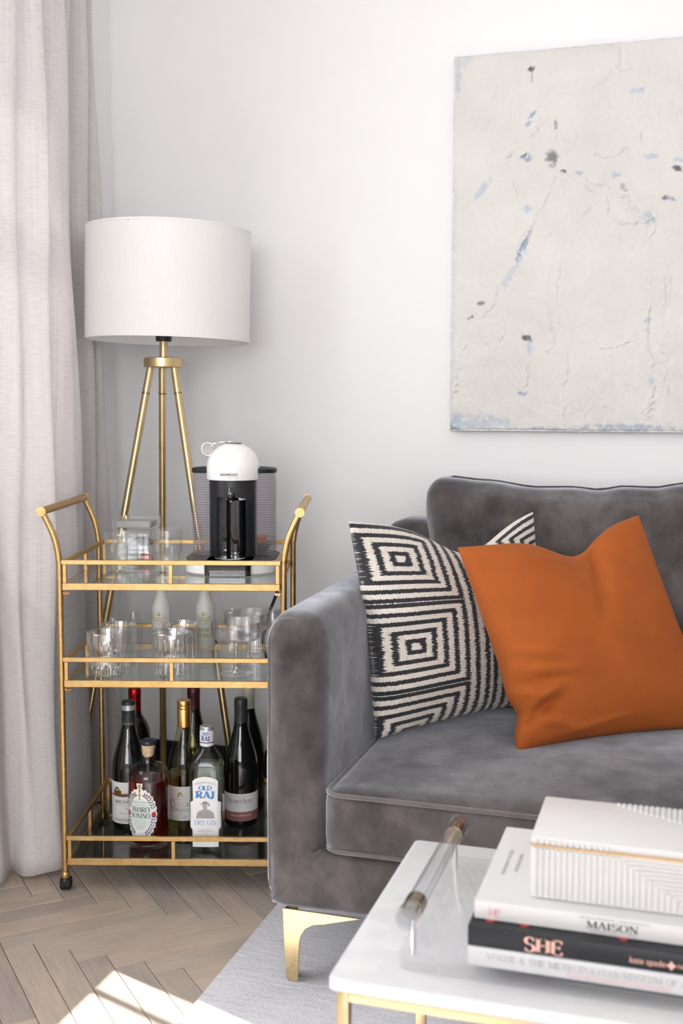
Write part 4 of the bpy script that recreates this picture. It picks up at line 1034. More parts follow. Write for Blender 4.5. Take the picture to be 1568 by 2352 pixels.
# ------------------------------------------------------------------ coffee machine
def build_machine():
    Z = ZT[2]+.0004
    root = thing('coffee_machine', 'white and black capsule coffee machine with ribbed side tanks on the cart', 'coffee maker', CW(.357, .232, Z), CA)
    # base: rounded white foot with a dark top plate
    V = []
    def outline(hx, y0, y1, r, n=7):
        pts = []
        for cx, cy, a0 in ((hx-r, y1-r, 0), (-hx+r, y1-r, 90), (-hx+r*1.6, y0+r*1.6, 180), (hx-r*1.6, y0+r*1.6, 270)):
            rr = r if a0 < 180 else r*1.6
            for k in range(n): a = R(a0+90*k/(n-1)); pts.append((cx+rr*math.cos(a), cy+rr*math.sin(a)))
        return pts
    def slab(name, levels, m, par):
        bm = bmesh.new(); rings = [[bm.verts.new((x, y, z)) for x, y in o] for o, z in levels]
        bm.faces.new(rings[0][::-1]); bm.faces.new(rings[-1])
        for A, B in zip(rings[:-1], rings[1:]):
            for k in range(len(A)): bm.faces.new((A[k], A[(k+1) % len(A)], B[(k+1) % len(A)], B[k]))
        return from_bm(name, bm, m, par, True, angle=R(40))
    slab('base', [(outline(.104, -.112, .098, .04), 0), (outline(.1075, -.116, .102, .042), .004), (outline(.1085, -.117, .103, .042), .028), (outline(.1075, -.116, .102, .042), .0305)], 'white_plastic', root)
    slab('top_plate', [(outline(.1065, -.115, .101, .042), .0305), (outline(.1045, -.113, .099, .042), .0335)], 'dark_plate', root)
    # column with cup recess
    r = .0560; zt = .2135; zr = .174; rw = .0335; rd = .045
    bm = bmesh.new()
    a0 = math.asin(rw/r); n = 44
    arcp = [(r*math.sin(a0+(2*PI-2*a0)*k/n), -r*math.cos(a0+(2*PI-2*a0)*k/n)) for k in range(n+1)]
    yb = -r*math.cos(a0)+rd
    inner = [(-rw, yb), (rw, yb)]
    low = arcp+inner
    A = [bm.verts.new((x, y, .033)) for x, y in low]; B = [bm.verts.new((x, y, zr)) for x, y in low]
    for k in range(len(low)): bm.faces.new((A[k], A[(k+1) % len(low)], B[(k+1) % len(low)], B[k]))
    frontarc = [(r*math.sin(-a0+2*a0*k/8), -r*math.cos(-a0+2*a0*k/8)) for k in range(1, 8)]
    C1 = [bm.verts.new((x, y, zr)) for x, y in frontarc]
    T = [bm.verts.new((x, y, zt)) for x, y in arcp+frontarc]; ring = B[:n+1]+C1
    for k in range(len(ring)): bm.faces.new((ring[k], ring[(k+1) % len(ring)], T[(k+1) % len(ring)], T[k]))
    bm.faces.new(T); bm.faces.new([B[n], B[n+1], B[n+2], B[0]]+C1[::-1][::-1][::-1])
    bmesh.ops.recalc_face_normals(bm, faces=bm.faces)
    col = from_bm('column', bm, 'black_plastic', root, True, angle=R(40))
    # glossy lining of the recess and the spout
    box('recess_panel', -rw+.002, rw-.002, yb-.0022, yb-.0004, .036, zr-.002, 'black_gloss', col)
    lathe('recess_drum', [(0, .036), (.0235, .036), (.0235, zr-.008), (0, zr-.008)], 'black_gloss', col, 36, loc=(.008, yb-.012, 0))
    bm = bmesh.new(); bm_tube(bm, [(0, -r+.012, zr+.034), (0, -r+.006, zr+.02), (0, -r+.004, zr+.004), (0, -r+.006, zr-.006)], lambda t: .006+.0075*t if t < .75 else .0085, 20); from_bm('spout', bm, 'black_gloss', col, True)
    tube('spout_tip', [(0, -r+.006, zr-.004), (0, -r+.006, zr-.010)], .0042, 'chrome', col, 14)
    # drip tray
    dt = slab('drip_tray', [(outline(.0525, -.138, -.03, .008), .0015), (outline(.0535, -.139, -.03, .008), .022), (outline(.0525, -.138, -.03, .008), .0335)], 'black_gloss', root)
    lathe('drip_grate', [(.0, 0), (.034, 0), (.036, .0015), (.034, .003), (.026, .0022), (.0, .0022)], 'chrome', dt, 40, loc=(0, -.070, .0338))
    # dome
    rp = .0628; zd = .2125
    prof = [(0, zd), (.058, zd), (rp-.001, zd+.0012), (rp, zd+.004), (rp, zd+.028)]+[(rp*math.cos(R(a))**.92 if a < 90 else 0, zd+.028+.0605*math.sin(R(a))) for a in range(6, 84, 6)]+[(.010, zd+.0885), (0, zd+.0888)]
    dome = lathe('dome', prof, 'white_plastic', root, 64)
    lathe('chrome_cap', [(0, zd+.0892), (.019, zd+.0878), (.021, zd+.0866), (.018, zd+.085), (0, zd+.085)], 'chrome', dome, 32, loc=(.003, -.004, .0012))
    # lever: loop at the left, arm over the crown
    lp = [(-.057+.0142*math.cos(R(a)), -.02, zd+.0725+.0152*math.sin(R(a))) for a in range(25, 320, 12)]
    lev = tube('lever', lp, .0022, 'chrome', root, 10)
    bm = bmesh.new(); pp = [(-.047, -.02, zd+.0845), (-.03, -.016, zd+.0885), (-.010, -.008, zd+.0895), (.004, -.004, zd+.0900)]
    for q0, q1 in zip(pp[:-1], pp[1:]):
        bm_tube(bm, [q0, q1], .0028, 10)
    from_bm('lever_arm', bm, 'chrome', lev, True)
    lathe('loop_disc', [(0, -.001), (.0128, -.001), (.0128, .001), (0, .001)], 'ink_pale', lev, 28, loc=(-.057, -.019, zd+.0725), rot=(PI/2, 0, 0))
    tx = plain_text('NESPRESSO', .0084, .0415)
    # the letters' heavy strokes are doubled for weight
    lettering((tx[0]+[(x+.0004, y) for x, y in tx[0]], tx[1]+[tuple(i+len(tx[0]) for i in f) for f in tx[1]]), 'ink_black', on_cyl(rp, zd+.0145, 0, .0004, -.0035), dome, 'brand_name')
    lettering(plain_text('VERTUOLINE', .0048, .024), 'ink_pale', on_cyl(rp, zd+.0075, 0, .0004, .0055), dome, 'model_name')
    # tanks
    for sx in (-1, 1):
        tk = thing_part('tank', root); cx, cyy = sx*.0535, .030; rt = .0475
        pr = []
        zz = .0345
        while zz < .2255: pr += [(rt, zz), (rt, zz+.0024), (rt-.0012, zz+.0036), (rt-.0012, zz+.0046)]; zz += .0060
        lathe('ribbed_wall', pr+[(rt-.003, .2285), (rt-.003, .0345)], 'tank_plastic', tk, 56, loc=(cx, cyy, 0), sharp=20, closed=True)
        lathe('tank_lid', [(0, .2285), (rt, .2285), (rt+.0008, .231), (rt+.0008, .2375), (rt-.004, .2405), (rt-.014, .2410), (rt-.018, .2385), (0, .2385)], 'black_plastic', tk, 48, loc=(cx, cyy, 0))
        if sx > 0:
            lathe('used_pod', [(0, .0345), (.018, .036), (.027, .050), (.028, .056), (0, .057)], 'pod_dark', tk, 24, loc=(cx+.005, cyy, 0)); lathe('used_pod', [(0, .0575), (.018, .059), (.026, .072), (.027, .077), (0, .078)], 'pod_orange', tk, 24, loc=(cx-.002, cyy-.004, 0))
    # cord: over the shelf edge, hanging behind the cart to the floor
    pth = [(.060, .100, .010), (.085, .150, .012), (.098, .184, .010), (.102, .200, -.02), (.092, .204, -.08), (.068, .206, -.15), (.054, .206, -.22), (.072, .206, -.30), (.092, .208, -.42), (.085, .225, -.56), (.06, .25, -.66), (.02, .28, -.6905), (-.05, .30, -.6905)]
    tube('power_cord', catmull(pth, 8), .0042, 'rubber', root, 10)
build_machine()

# ------------------------------------------------------------------ glassware helpers
def tumbler(name, label, u, v, zi, r, h, m, base=.014, wall=.0026, taper=1.0, ribs=None, group=None, seg=72, steps=26, foot=.004):
    root = thing(name, label, 'glass', CW(u, v, ZT[zi]+.0003), CA, group)
    out = [(0.0, .0008), (r*taper*.86, 0), (r*taper*.97, .0015), (r*taper, foot)]
    out += [(r*(taper+(1-taper)*k/steps), foot+(h-.002-foot)*k/steps) for k in range(1, steps+1)]
    inn = [(r-wall*.3, h), (r-wall*.8, h-.0008), (r-wall, h-.003), (r*(taper+(1-taper)*.25)-wall, base+.006), (r*taper-wall*2.6, base+.001), (0, base)]
    prof = out+inn; lim = len(out)
    V, F = lathe_data(prof, seg, None, None)
    if ribs:
        for i, (rr, z) in enumerate(out):
            for k in range(seg):
                a = 2*PI*k/seg; q = ribs(a, z/h); x, y, zz = V[i*seg+k]; V[i*seg+k] = (x*q, y*q, zz)
    bm = bmesh.new(); vs = [bm.verts.new(p) for p in V]
    for f in F:
        try: bm.faces.new([vs[i] for i in f])
        except ValueError: pass
    bmesh.ops.remove_doubles(bm, verts=bm.verts, dist=1e-6); bmesh.ops.recalc_face_normals(bm, faces=bm.faces)
    from_bm('glass_body', bm, m, root, True, angle=R(28 if ribs else 40))
    return root
def star_cut(nst=7):
    def f(a, t):
        if t > .80: return 1.0
        x = ((a*nst/(2*PI)) % 1.0)-.5; y = (t-.42)*1.15
        if t < .16: return 1-.035*abs(math.sin(a*nst*3))
        ang = math.atan2(y, x*1.25); d = math.hypot(x*1.25, y)
        return 1-.040*abs(math.sin(ang*6))*min(1, d*4)*(1 if d < .42 else .55)
    return f
def flute_cut(nf=24):
    def f(a, t):
        e = min(1, max(0, (.93-t)/.10)); return 1-.045*abs(math.sin(a*nf/2))**.8*e
    return f

# top shelf: mug, stacking glass, jar of pods
def build_top_glass():
    mug = tumbler('glass_mug', 'clear glass mug with a handle at the left of the top shelf', .097, .200, 2, .0395, .0905, 'clear_glass', .006, .0024)
    tube('handle', catmull([(-.006, -.0385, .072), (-.008, -.052, .074), (-.009, -.062, .060), (-.009, -.062, .036), (-.008, -.052, .021), (-.006, -.0385, .022)], 6), .0042, 'clear_glass', mug, 12)
    st = thing('glass_tumbler', 'clear glass tumbler with ribbed lower half beside the glass mug', 'glass', CW(.199, .200, ZT[2]+.0003), CA)
    prof = [(0, .0008), (.031, 0), (.0345, .002), (.0355, .006)]+[(.0355+.0012*k/10, .006+.036*k/10) for k in range(1, 11)]+[(.0405, .046), (.0418, .050), (.0425, .098), (.0418, .0988), (.0405, .097), (.0398, .052), (.034, .043), (.032, .010), (0, .008)]
    V, F = lathe_data(prof, 72)
    for i in range(3, 14):
        for k in range(72):
            q = 1-.04*abs(math.sin(2*PI*k/72*11)); x, y, z = V[i*72+k]; V[i*72+k] = (x*q, y*q, z)
    bm = bmesh.new(); vs = [bm.verts.new(p) for p in V]
    for f in F:
        try: bm.faces.new([vs[i] for i in f])
        except ValueError: pass
    bmesh.ops.remove_doubles(bm, verts=bm.verts, dist=1e-6); bmesh.ops.recalc_face_normals(bm, faces=bm.faces); from_bm('glass_body', bm, 'clear_glass', st, True, angle=R(30))
    # square storage jar
    z0 = ZT[2]+.0003
    jar = thing('storage_jar', 'square glass storage jar with glass lid behind the mugs', 'jar', CW(.110, .318, z0), CA)
    hw = .052
    bm = bmesh.new()
    def sq(h, r, z, n=5):
        out = []
        for cx, cy, a0 in ((h-r, h-r, 0), (-h+r, h-r, 90), (-h+r, -h+r, 180), (h-r, -h+r, 270)):
            for k in range(n): a = R(a0+90*k/(n-1)); out.append(bm.verts.new((cx+r*math.cos(a), cy+r*math.sin(a), z)))
        return out
    rings = [sq(hw-.003, .012, 0), sq(hw, .014, .003), sq(hw, .014, .080), sq(hw-.004, .012, .086), sq(hw-.0065, .011, .086), sq(hw-.004, .011, .078), sq(hw-.004, .011, .006)]
    bm.faces.new(rings[0][::-1]); bm.faces.new(rings[-1])
    for A, B in zip(rings[:-1], rings[1:]):
        for k in range(len(A)): bm.faces.new((A[k], A[(k+1) % len(A)], B[(k+1) % len(A)], B[k]))
    bmesh.ops.recalc_face_normals(bm, faces=bm.faces); from_bm('jar_body', bm, 'thin_clear', jar, True, angle=R(40))
    bm = bmesh.new(); rings = [sq(hw-.005, .011, .0868), sq(hw-.001, .012, .0895), sq(hw+.001, .013, .110), sq(hw-.003, .012, .1145)]
    bm.faces.new(rings[0][::-1]); bm.faces.new(rings[-1])
    for A, B in zip(rings[:-1], rings[1:]):
        for k in range(len(A)): bm.faces.new((A[k], A[(k+1) % len(A)], B[(k+1) % len(A)], B[k]))
    bmesh.ops.recalc_face_normals(bm, faces=bm.faces); lid = from_bm('lid', bm, 'clear_glass', jar, True, angle=R(40))
    bm = bmesh.new(); bm_box(bm, -.043, .043, -.043, .043, .0905, .1075, .004, 2); from_bm('lid_reflection', bm, 'ink_pale', lid)  # pale block inside the lid imitates a white reflection in its glass
    def pod(label, dx, dy, dz, rot, body, s=1.0):
        p = thing('coffee_pod', label, 'coffee pod', CW(.110+dx, .318+dy, z0+dz), CA); p.rotation_euler = (rot[0], rot[1], CA+rot[2])
        lathe('shell', [(0, 0), (.014*s, .001), (.022*s, .008), (.0255*s, .017), (.0262*s, .0185)], body, p, 32)
        lathe('foil_disc', [(0, .0187), (.0262*s, .0187), (.029*s, .0190), (.029*s, .0196), (0, .0194)], 'foil', p, 36)
    pod('silver foil coffee pod facing forward inside the square jar', -.012, -.016, .034, (R(82), 0, R(4)), 'pod_dark')
    pod('orange coffee pod lying dome up at the back of the square jar', .012, .0165, .0266, (PI, 0, 0), 'pod_orange')
    pod('dark coffee pod resting on the orange pod inside the jar', .012, .0165, .0655, (PI, 0, 0), 'pod_dark')
build_top_glass()

# middle shelf
def build_mid_glass():
    tumbler('crystal_tumbler', 'star-cut crystal tumbler nearest the left front corner', .087, .062, 1, .0430, .0965, 'crystal', .020, .0034, .93, star_cut(), seg=168, steps=40)
    tumbler('crystal_tumbler', 'star-cut crystal tumbler directly behind the front left one', .097, .152, 1, .0425, .0965, 'crystal', .020, .0034, .93, star_cut(), seg=168, steps=40)
    tumbler('glass_tumbler', 'plain clear tumbler at the back left of the middle shelf', .060, .248, 1, .0260, .088, 'clear_glass', .008, .0022, .92)
    tumbler('ribbed_tumbler', 'fluted heavy glass tumbler at the centre front of the middle shelf', .234, .073, 1, .0455, .0955, 'crystal', .018, .0034, .96, flute_cut(), seg=168, steps=30)
    tumbler('ribbed_tumbler', 'fluted heavy glass tumbler behind the centre front one', .240, .176, 1, .0450, .0955, 'crystal', .018, .0034, .96, flute_cut(), seg=168, steps=30)
    jar = thing('glass_jar', 'small clear screw-neck glass jar behind the crystal tumblers', 'jar', CW(.097, .336, ZT[1]+.0003), CA)
    lathe('jar_body', [(0, .002), (.019, 0), (.0215, .003), (.0218, .060), (.0205, .068), (.0155, .0745), (.0150, .077), (.0165, .0785), (.0152, .0805), (.0165, .083), (.0152, .085), (.0165, .0875), (.0158, .092), (.0135, .092), (.0135, .075), (.0185, .067), (.0198, .060), (.0196, .006), (0, .005)], 'thin_clear', jar, 40)
    def bitters(label, u, v, ink, words):
        b = thing('bitters_bottle', label, 'bottle', CW(u, v, ZT[1]+.0003), CA)
        bd = lathe('wrapped_bottle', [(0, .0005), (.0215, 0), (.0235, .003), (.0238, .098), (.0230, .105), (.0175, .121), (.0140, .132), (.0128, .150), (.0125, .162)], 'white_wrap', b, 40)
        lathe('cap', [(0, .162), (.0138, .162), (.0140, .164), (.0140, .1755), (.0128, .177), (0, .177)], 'white_plastic', b, 32)
        r = .0238; pl = on_cyl(r, .077, R(-6), .0005)
        V, F = [], []
        hexa = [(-.0205, 0), (-.002, .0155), (.002, .0155), (.0205, 0), (.002, -.0155), (-.002, -.0155)]
        for i in range(6):
            p, q = Vector(hexa[i]), Vector(hexa[(i+1) % 6])
            for j in range(6):
                a, c = p.lerp(q, j/6), p.lerp(q, (j+1)/6); k = len(V); V += [tuple(a), tuple(c), tuple(c*.93), tuple(a*.93)]; F.append((k, k+1, k+2, k+3))
        mk('label_border', [pl(x, y) for x, y in V], F, ink, bd)
        lettering(plain_text('FEE BROTHERS', .0062, .031), ink, pl, bd, 'brand_name')
        em = [(.0030*math.cos(2*PI*k/10), .0090+.0034*math.sin(2*PI*k/10)) for k in range(10)]; flat_poly(em, pl, 'crest', ink, bd)
        tri = [(-.0105, -.0042), (.0105, -.0042), (.004, -.0085), (0, -.006), (-.004, -.0085)]
        V2, F2 = [], []
        for k in range(5):
            a = -.010+k*.004; V2 += [(a, -.0042), (a+.0034, -.0042), (a+.0017, -.0085)]; F2.append((3*k, 3*k+1, 3*k+2))
        mk('fan_mark', [pl(x, y) for x, y in V2], F2, ink, bd)
        for i, wd in enumerate(words): lettering(serif_text(wd, .0078, .2, .07, .05, width=min(.034, .0043*len(wd)+.004)), ink, on_cyl(r, .0475-.0135*i, R(-6), .0005), bd, 'flavour')
        V3, F3 = [], []
        for k in range(22):
            a = 2*PI*k/22; V3 += [(.0133*math.sin(a-.09), -.0133*math.cos(a-.09), .1385), (.0133*math.sin(a+.09), -.0133*math.cos(a+.09), .1385), (.0130*math.sin(a), -.0130*math.cos(a), .1425)]; F3.append((3*k, 3*k+1, 3*k+2))
        mk('neck_band', V3, F3, 'ink_green', bd)
    bitters('white wrapped bitters bottle with ochre diamond label, behind the fluted tumblers', .163, .352, 'ink_ochre', ['LEMON', 'BITTERS'])
    bitters('white wrapped bitters bottle with green diamond label, left of the coupe glasses', .273, .354, 'ink_green', ['GRAPEFRUIT', 'BITTERS'])
    def coupe(label, u, v, rb, zb, hb, rf, ribbed=True, m='frost_glass'):
        c = thing('coupe_glass', label, 'glass', CW(u, v, ZT[1]+.0003), CA)
        bp = [(.003, zb-.004), (rb*.55, zb-.001), (rb*.86, zb+.003), (rb*.97, zb+.011)]+[(rb*(.97+.03*k/6), zb+.011+(hb-.011)*k/6) for k in range(1, 7)]
        inn = [(rb-.0016, zb+hb+.0004), (rb-.0022, zb+hb-.001), (rb*.96-.0018, zb+.012), (rb*.84, zb+.0052), (.0, zb+.0030)]
        rf_ = (lambda a, z, r: 1-.012*abs(math.sin(a*42)) if r > rb*.8 else 1.0) if ribbed else None
        lathe('bowl', [(0, zb-.004)]+bp+inn, m, c, 168 if ribbed else 64, ribs=rf_, sharp=50)
        lathe('stem', [(0, .004), (.010, .0045), (.0062, .010), (.0048, .018), (.0046, zb-.014), (.0062, zb-.006), (0, zb-.0035)], 'crystal', c, 24)
        lathe('foot', [(0, .0), (rf-.001, 0), (rf, .0012), (rf-.001, .0022), (.012, .0042), (0, .0048)], 'crystal', c, 56)
    coupe('ribbed coupe glass on a stem at the right front of the middle shelf', .380, .061, .0560, .078, .043, .0375)
    coupe('ribbed coupe glass behind the front coupe', .396, .180, .0560, .078, .043, .0375)
    tumbler('glass_tumbler', 'tapered clear wine tumbler behind the two ribbed coupes', .343, .302, 1, .0245, .104, 'clear_glass', .008, .0020, 1.18)
    tumbler('crystal_glass', 'small etched crystal tumbler behind the rear coupe', .403, .300, 1, .0235, .094, 'crystal', .010, .0022, 1.0, flute_cut(30), seg=96)
    w = thing('wine_glass', 'cut crystal wine glass on a short stem by the right post', 'glass', CW(.441, .338, ZT[1]+.0003), CA)
    lathe('bowl', [(0, .040), (.010, .0415), (.019, .052), (.0235, .066), (.0252, .085), (.0258, .100), (.0240, .100), (.0232, .085), (.0215, .067), (.017, .055), (0, .046)], 'crystal', w, 96, ribs=lambda a, z, r: 1-.03*abs(math.sin(a*9+z*220)) if z < .088 else 1.0, sharp=25)
    lathe('stem', [(0, .0035), (.008, .004), (.0050, .012), (.0062, .022), (.0045, .032), (.008, .040), (0, .0405)], 'crystal', w, 20)
    lathe('foot', [(0, 0), (.023, 0), (.024, .0012), (.010, .0035), (0, .004)], 'clear_glass', w, 40)
build_mid_glass()

# bottom shelf: bottles
ZB = ZT[0]+.0003
BURG = [(0, .003), (.030, .0), (.0375, .0015), (.0402, .007), (.0406, .015), (.0406, .140), (.0398, .153), (.0372, .168), (.0330, .184), (.0275, .202), (.0222, .219), (.0182, .235), (.0160, .248), (.0150, .262), (.0147, .300)]
BORD = [(0, .003), (.030, .0), (.0360, .0015), (.0375, .006), (.0378, .015), (.0378, .185), (.0365, .200), (.0310, .216), (.0235, .229), (.0172, .240), (.0150, .252), (.0147, .300)]
def capsule(parent, z0, z1, m, flat=False, r=.0158):
    return lathe('capsule', [(r-.0004, z0), (r+.0006, z0), (r, z0+.004), (r-.0002, z1-.020), (r+.0004, z1-.017), (r+.0004, z1-.008), (r-.0002, z1-.006), (r-.0004, z1-.0015), (r-.002, z1), (0, z1)], m, parent, 36)
def wine(label, u, v, prof, cap, z0=.248, z1=.306, body='dark_bottle'):
    b = thing('wine_bottle', label, 'bottle', CW(u, v, ZB), CA)
    g = lathe('bottle_glass', prof+[(0, prof[-1][1])], body, b, 56)
    c = capsule(b, z0, z1, cap)
    return b, g, c
def build_bottles():
    # Nero d'Avola
    b, g, c = wine('dark wine bottle with a castle on its white label, left of the amaro', .108, .198, BURG, 'capsule_black')
    lathe('silver_ring', [(.0160, .285), (.0164, .285), (.0164, .297), (.0160, .297)], 'capsule_silver', c, 36, closed=True)
    lettering(plain_text('BAGLIO DI PIANETTO', .0042, .034), 'ink_pale', on_cyl(.0158, .2535, 0, .0008), c, 'capsule_print')
    r = .0406; lb = cyl_patch('label', r, .019, .119, R(-80), R(80), 'paper', g)
    pl = on_cyl(r, 0, R(-25), .0008)
    castle = [[(-.052, .0885), (-.030, .0862), (-.030, .0875), (-.052, .0895)], [(-.030, .0862), (-.016, .0845), (-.016, .089), (-.030, .0875)], [(-.016, .0845), (.010, .0838), (.010, .0905), (-.016, .0905)], [(.010, .0838), (.042, .0865), (.042, .0910), (.010, .0905)],
              [(-.016, .0905), (.0065, .0905), (.0065, .0990), (-.016, .0985)], [(-.012, .0985), (.0015, .0985), (.0015, .102), (-.001, .1055), (-.005, .1075), (-.009, .1065), (-.012, .1020)]]+[[(x, .0905), (x+.0022, .0905), (x+.0022, .0932), (x, .0932)] for x in (.0095, .0135, .0175, .0215)]
    V, F = [], []
    for pc in castle:
        if len(pc) == 4:
            (ax, az), (bx, bz), (cx, cz), (dx, dz) = pc; n = 8; k = len(V)
            for i in range(n+1): t = i/n; V += [(ax+(bx-ax)*t, az+(bz-az)*t), (dx+(cx-dx)*t, dz+(cz-dz)*t)]
            F += [(k+2*i, k+2*i+2, k+2*i+3, k+2*i+1) for i in range(n)]
        else: F.append(tuple(range(len(V), len(V)+len(pc)))); V += pc
    mk('castle_print', [pl(x, y) for x, y in V], F, 'ink_brown', lb)
    lettering(plain_text("NERO D'AVOLA", .0105, .056), 'ink_black', on_cyl(r, .0715, R(-25), .0009, .016), lb, 'title')
    text_lines(lb, on_cyl(r, 0, R(-25), .0009), [('DENOMINAZIONE', .0042, .006, .0645), ('2017', .0066, .0215, .0560), ('SICILIA', .0066, .0100, .0440)], 'ink_pale')
    lettering(plain_text('BAGLIO DI PIANETTO', .0080, .066), 'ink_grey', on_cyl(r, .0275, R(-25), .0009, .020), lb, 'maker')
    # red capsule bottle behind
    b, g, c = wine('dark wine bottle with a bright red capsule at the back left', .0985, .325, BORD, 'capsule_red', .235)
    cyl_patch('label', .0378, .06, .176, R(-70), R(70), 'paper', g)
    lettering(plain_text('G', .022), 'ink_gold', on_cyl(.0158, .262, R(-18), .0008), c, 'capsule_mark')
    # dark-red capsule behind
    b, g, c = wine('dark wine bottle with a maroon capsule behind the white wine', .244, .338, BURG, 'capsule_wine', .240)
    # cream capsule behind Mourchon
    b, g, c = wine('dark wine bottle with a cream capsule at the back right', .381, .345, BURG, 'capsule_cream', .236)
    # Mourchon
    b, g, c = wine('dark wine bottle with a white and rose Mourchon label at the right', .374, .222, BURG, 'capsule_black', .250, .308)
    lb = cyl_patch('label', r, .041, .085, R(-84), R(84), 'paper', g); bd = cyl_patch('label_band', r, .018, .041, R(-84), R(84), 'band_rose', g)
    lettering(serif_text('Mourchon', .0135, .10, .035, .05, width=.066), 'ink_plum', on_cyl(r, .0685, R(-2), .0008), lb, 'title')
    text_lines(lb, on_cyl(r, 0, R(-2), .0008), [('Domaine de Mourchon', .0034, -.012, .0565), ('Seguret  Village', .0030, .024, .0560), ('Grande Reserve', .0026, .020, .0510)], 'ink_pale')
    lettering(plain_text('Cotes du Rhone 2016', .0070, .052), 'paper', on_cyl(r, .0325, R(4), .0008), bd, 'band_print')
    # Clos de Lumieres: pale gold wine, yellow-green glass
    b = thing('wine_bottle', 'white wine bottle with gold screw cap beside the gin', 'bottle', CW(.241, .196, ZB), CA)
    g = lathe('bottle_glass', BURG+[(0, .300)], 'bottle_shell_yellow', b, 56)
    lq = [(0, .006)]+[(x-.0022, z) for x, z in BURG if .004 < z < .135]+[(.0384, .136), (0, .136)]
    lathe('white_wine', lq, 'wine_liquid', b, 48)
    sc = lathe('screw_cap', [(.0156, .246), (.0160, .246), (.0160, .287), (.0154, .2885), (.0160, .290), (.0160, .2945), (.0154, .296), (.0160, .2975), (.0160, .307), (.0150, .309), (0, .309)], 'screwcap_gold', b, 40)
    lb = cyl_patch('label', r, .028, .1105, R(-84), R(84), 'paper', g)
    pl = on_cyl(r, 0, R(-6), .0008)
    flat_poly([(-.0065, .085), (-.0060, .0925), (-.003, .0965), (.0, .0978), (.003, .0965), (.0060, .0925), (.0065, .085), (.003, .085), (.0028, .0905), (0, .093), (-.0028, .0905), (-.003, .085)], pl, 'arch_print', 'ink_gold', lb)
    lettering(serif_text('C', .0190, .11, .04), 'ink_plum', lambda x, y: pl(x-.0215, y+.068), lb, 'title'); lettering(serif_text('LOS', .0110, .12, .04, .05), 'ink_gold', lambda x, y: pl(x-.001, y+.0675), lb, 'title')
    lettering(serif_text('de', .0135, .11, .04), 'ink_plum', lambda x, y: pl(x+.0235, y+.0690), lb, 'title'); lettering(serif_text('Lumieres', .0105, .11, .04, .03), 'ink_grey', lambda x, y: pl(x-.001, y+.0560), lb, 'title')
    text_lines(lb, pl, [('Domaine de', .0042, -.006, .0800), ("L'eclat", .0050, .0, .0475), ('COTES DU LUBERON', .0034, .004, .0395), ('APPELLATION CONTROLEE', .0026, .003, .0360)], 'ink_pale')
    # Amaro Nonino
    b = thing('amaro_bottle', 'round-shouldered bottle of red amaro with ornate scalloped label and blue stopper', 'bottle', CW(.175, .086, ZB), CA)
    ra = .0466
    shell = [(0, .002), (.038, 0), (.0445, .002), (ra, .009), (ra, .158), (.0455, .168), (.0415, .178), (.0340, .1855), (.0235, .1905), (.0180, .1935), (.0162, .198), (.0160, .219), (.0178, .2205), (.0178, .2265), (.0166, .228), (.0135, .228), (0, .2278)]
    g = lathe('bottle_glass', shell, 'bottle_shell', b, 64)
    lathe('thick_base', [(0, .0035), (.041, .003), (.0452, .009), (.0445, .0125), (.036, .0112), (0, .014)], 'clear_glass', b, 48)
    lathe('amaro', [(0, .0152), (.036, .0125), (.0438, .015), (.0446, .020), (.0446, .155), (0, .1552)], 'amaro_liquid', b, 56)
    st = lathe('cork', [(0, .2065), (.0105, .2065), (.0140, .214), (.0142, .2275), (.0150, .2285), (.0152, .2335), (0, .2335)], 'cork', b, 32)
    lathe('stopper_cap', [(0, .2336), (.0150, .2336), (.0180, .2352), (.0190, .239), (.0178, .2435), (.0120, .2462), (0, .2470)], 'stopper_blue', b, 40)
    # label: scalloped oval, printed leaves, mint panel
    a0 = R(-15); zc = .0845
    def oval(k, n, hx, hz, sc=0.0): 
        t = 2*PI*k/n; q = 1+sc*(abs(math.sin(t*13))**.7-.5); return hx*q*math.sin(t), hz*q*math.cos(t)*(1 if True else 1)
    def disc(name, hx, hz, sc, m, lift, par, n=156, rings=7, tp=0.0):
        V, F = [(0, 0)], []
        for rr in range(1, rings+1):
            for k in range(n):
                x, y = oval(k, n, hx, hz, sc if rr == rings else 0); V.append((x*rr/rings, y*rr/rings))
        for k in range(n): F.append((0, 1+(k+1) % n, 1+k))
        for rr in range(rings-1):
            for k in range(n): i, j = 1+rr*n+k, 1+rr*n+(k+1) % n; F.append((i, j, j+n, i+n))
        pl = on_cyl(ra, zc, a0, lift); return mk(name, [pl(x, y) for x, y in V], F, m, par, True)
    lb = disc('label', .0385, .0590, .075, 'paper_bright', .0004, g)
    pl = on_cyl(ra, zc, a0, .0010)
    flat_poly([(-.0072, .072), (.0072, .072), (.0072, .066), (.004, .060), (.006, .050), (-.006, .050), (-.004, .060), (-.0072, .066)], on_cyl(ra, zc, a0, .0005), 'label_crest', 'paper_bright', lb)
    flat_poly([(-.0045, .0695), (.0045, .0695), (.0018, .061), (.0026, .056), (.001, .050), (.0028, .045), (.0008, .040), (.003, .0355), (-.003, .0355), (-.0008, .040), (-.0028, .045), (-.001, .050), (-.0026, .056), (-.0018, .061)], pl, 'still_print', 'ink_gold', lb)
    disc('mint_panel', .0255, .0375, 0, 'paper_mint', .0007, lb, 64, 5)
    V, F = [], []
    def leaf(x, y, ang, ln, wd):
        k = len(V); ca, sa = math.cos(ang), math.sin(ang)
        for q, w_ in ((0, 0), (.35, .8), (.7, 1), (.92, .6), (1, 0), (.92, -.6), (.7, -1), (.35, -.8)): V.append((x+ca*q*ln-sa*w_*wd, y+sa*q*ln+ca*w_*wd))
        F.append(tuple(range(k, k+8)))
    V.clear()
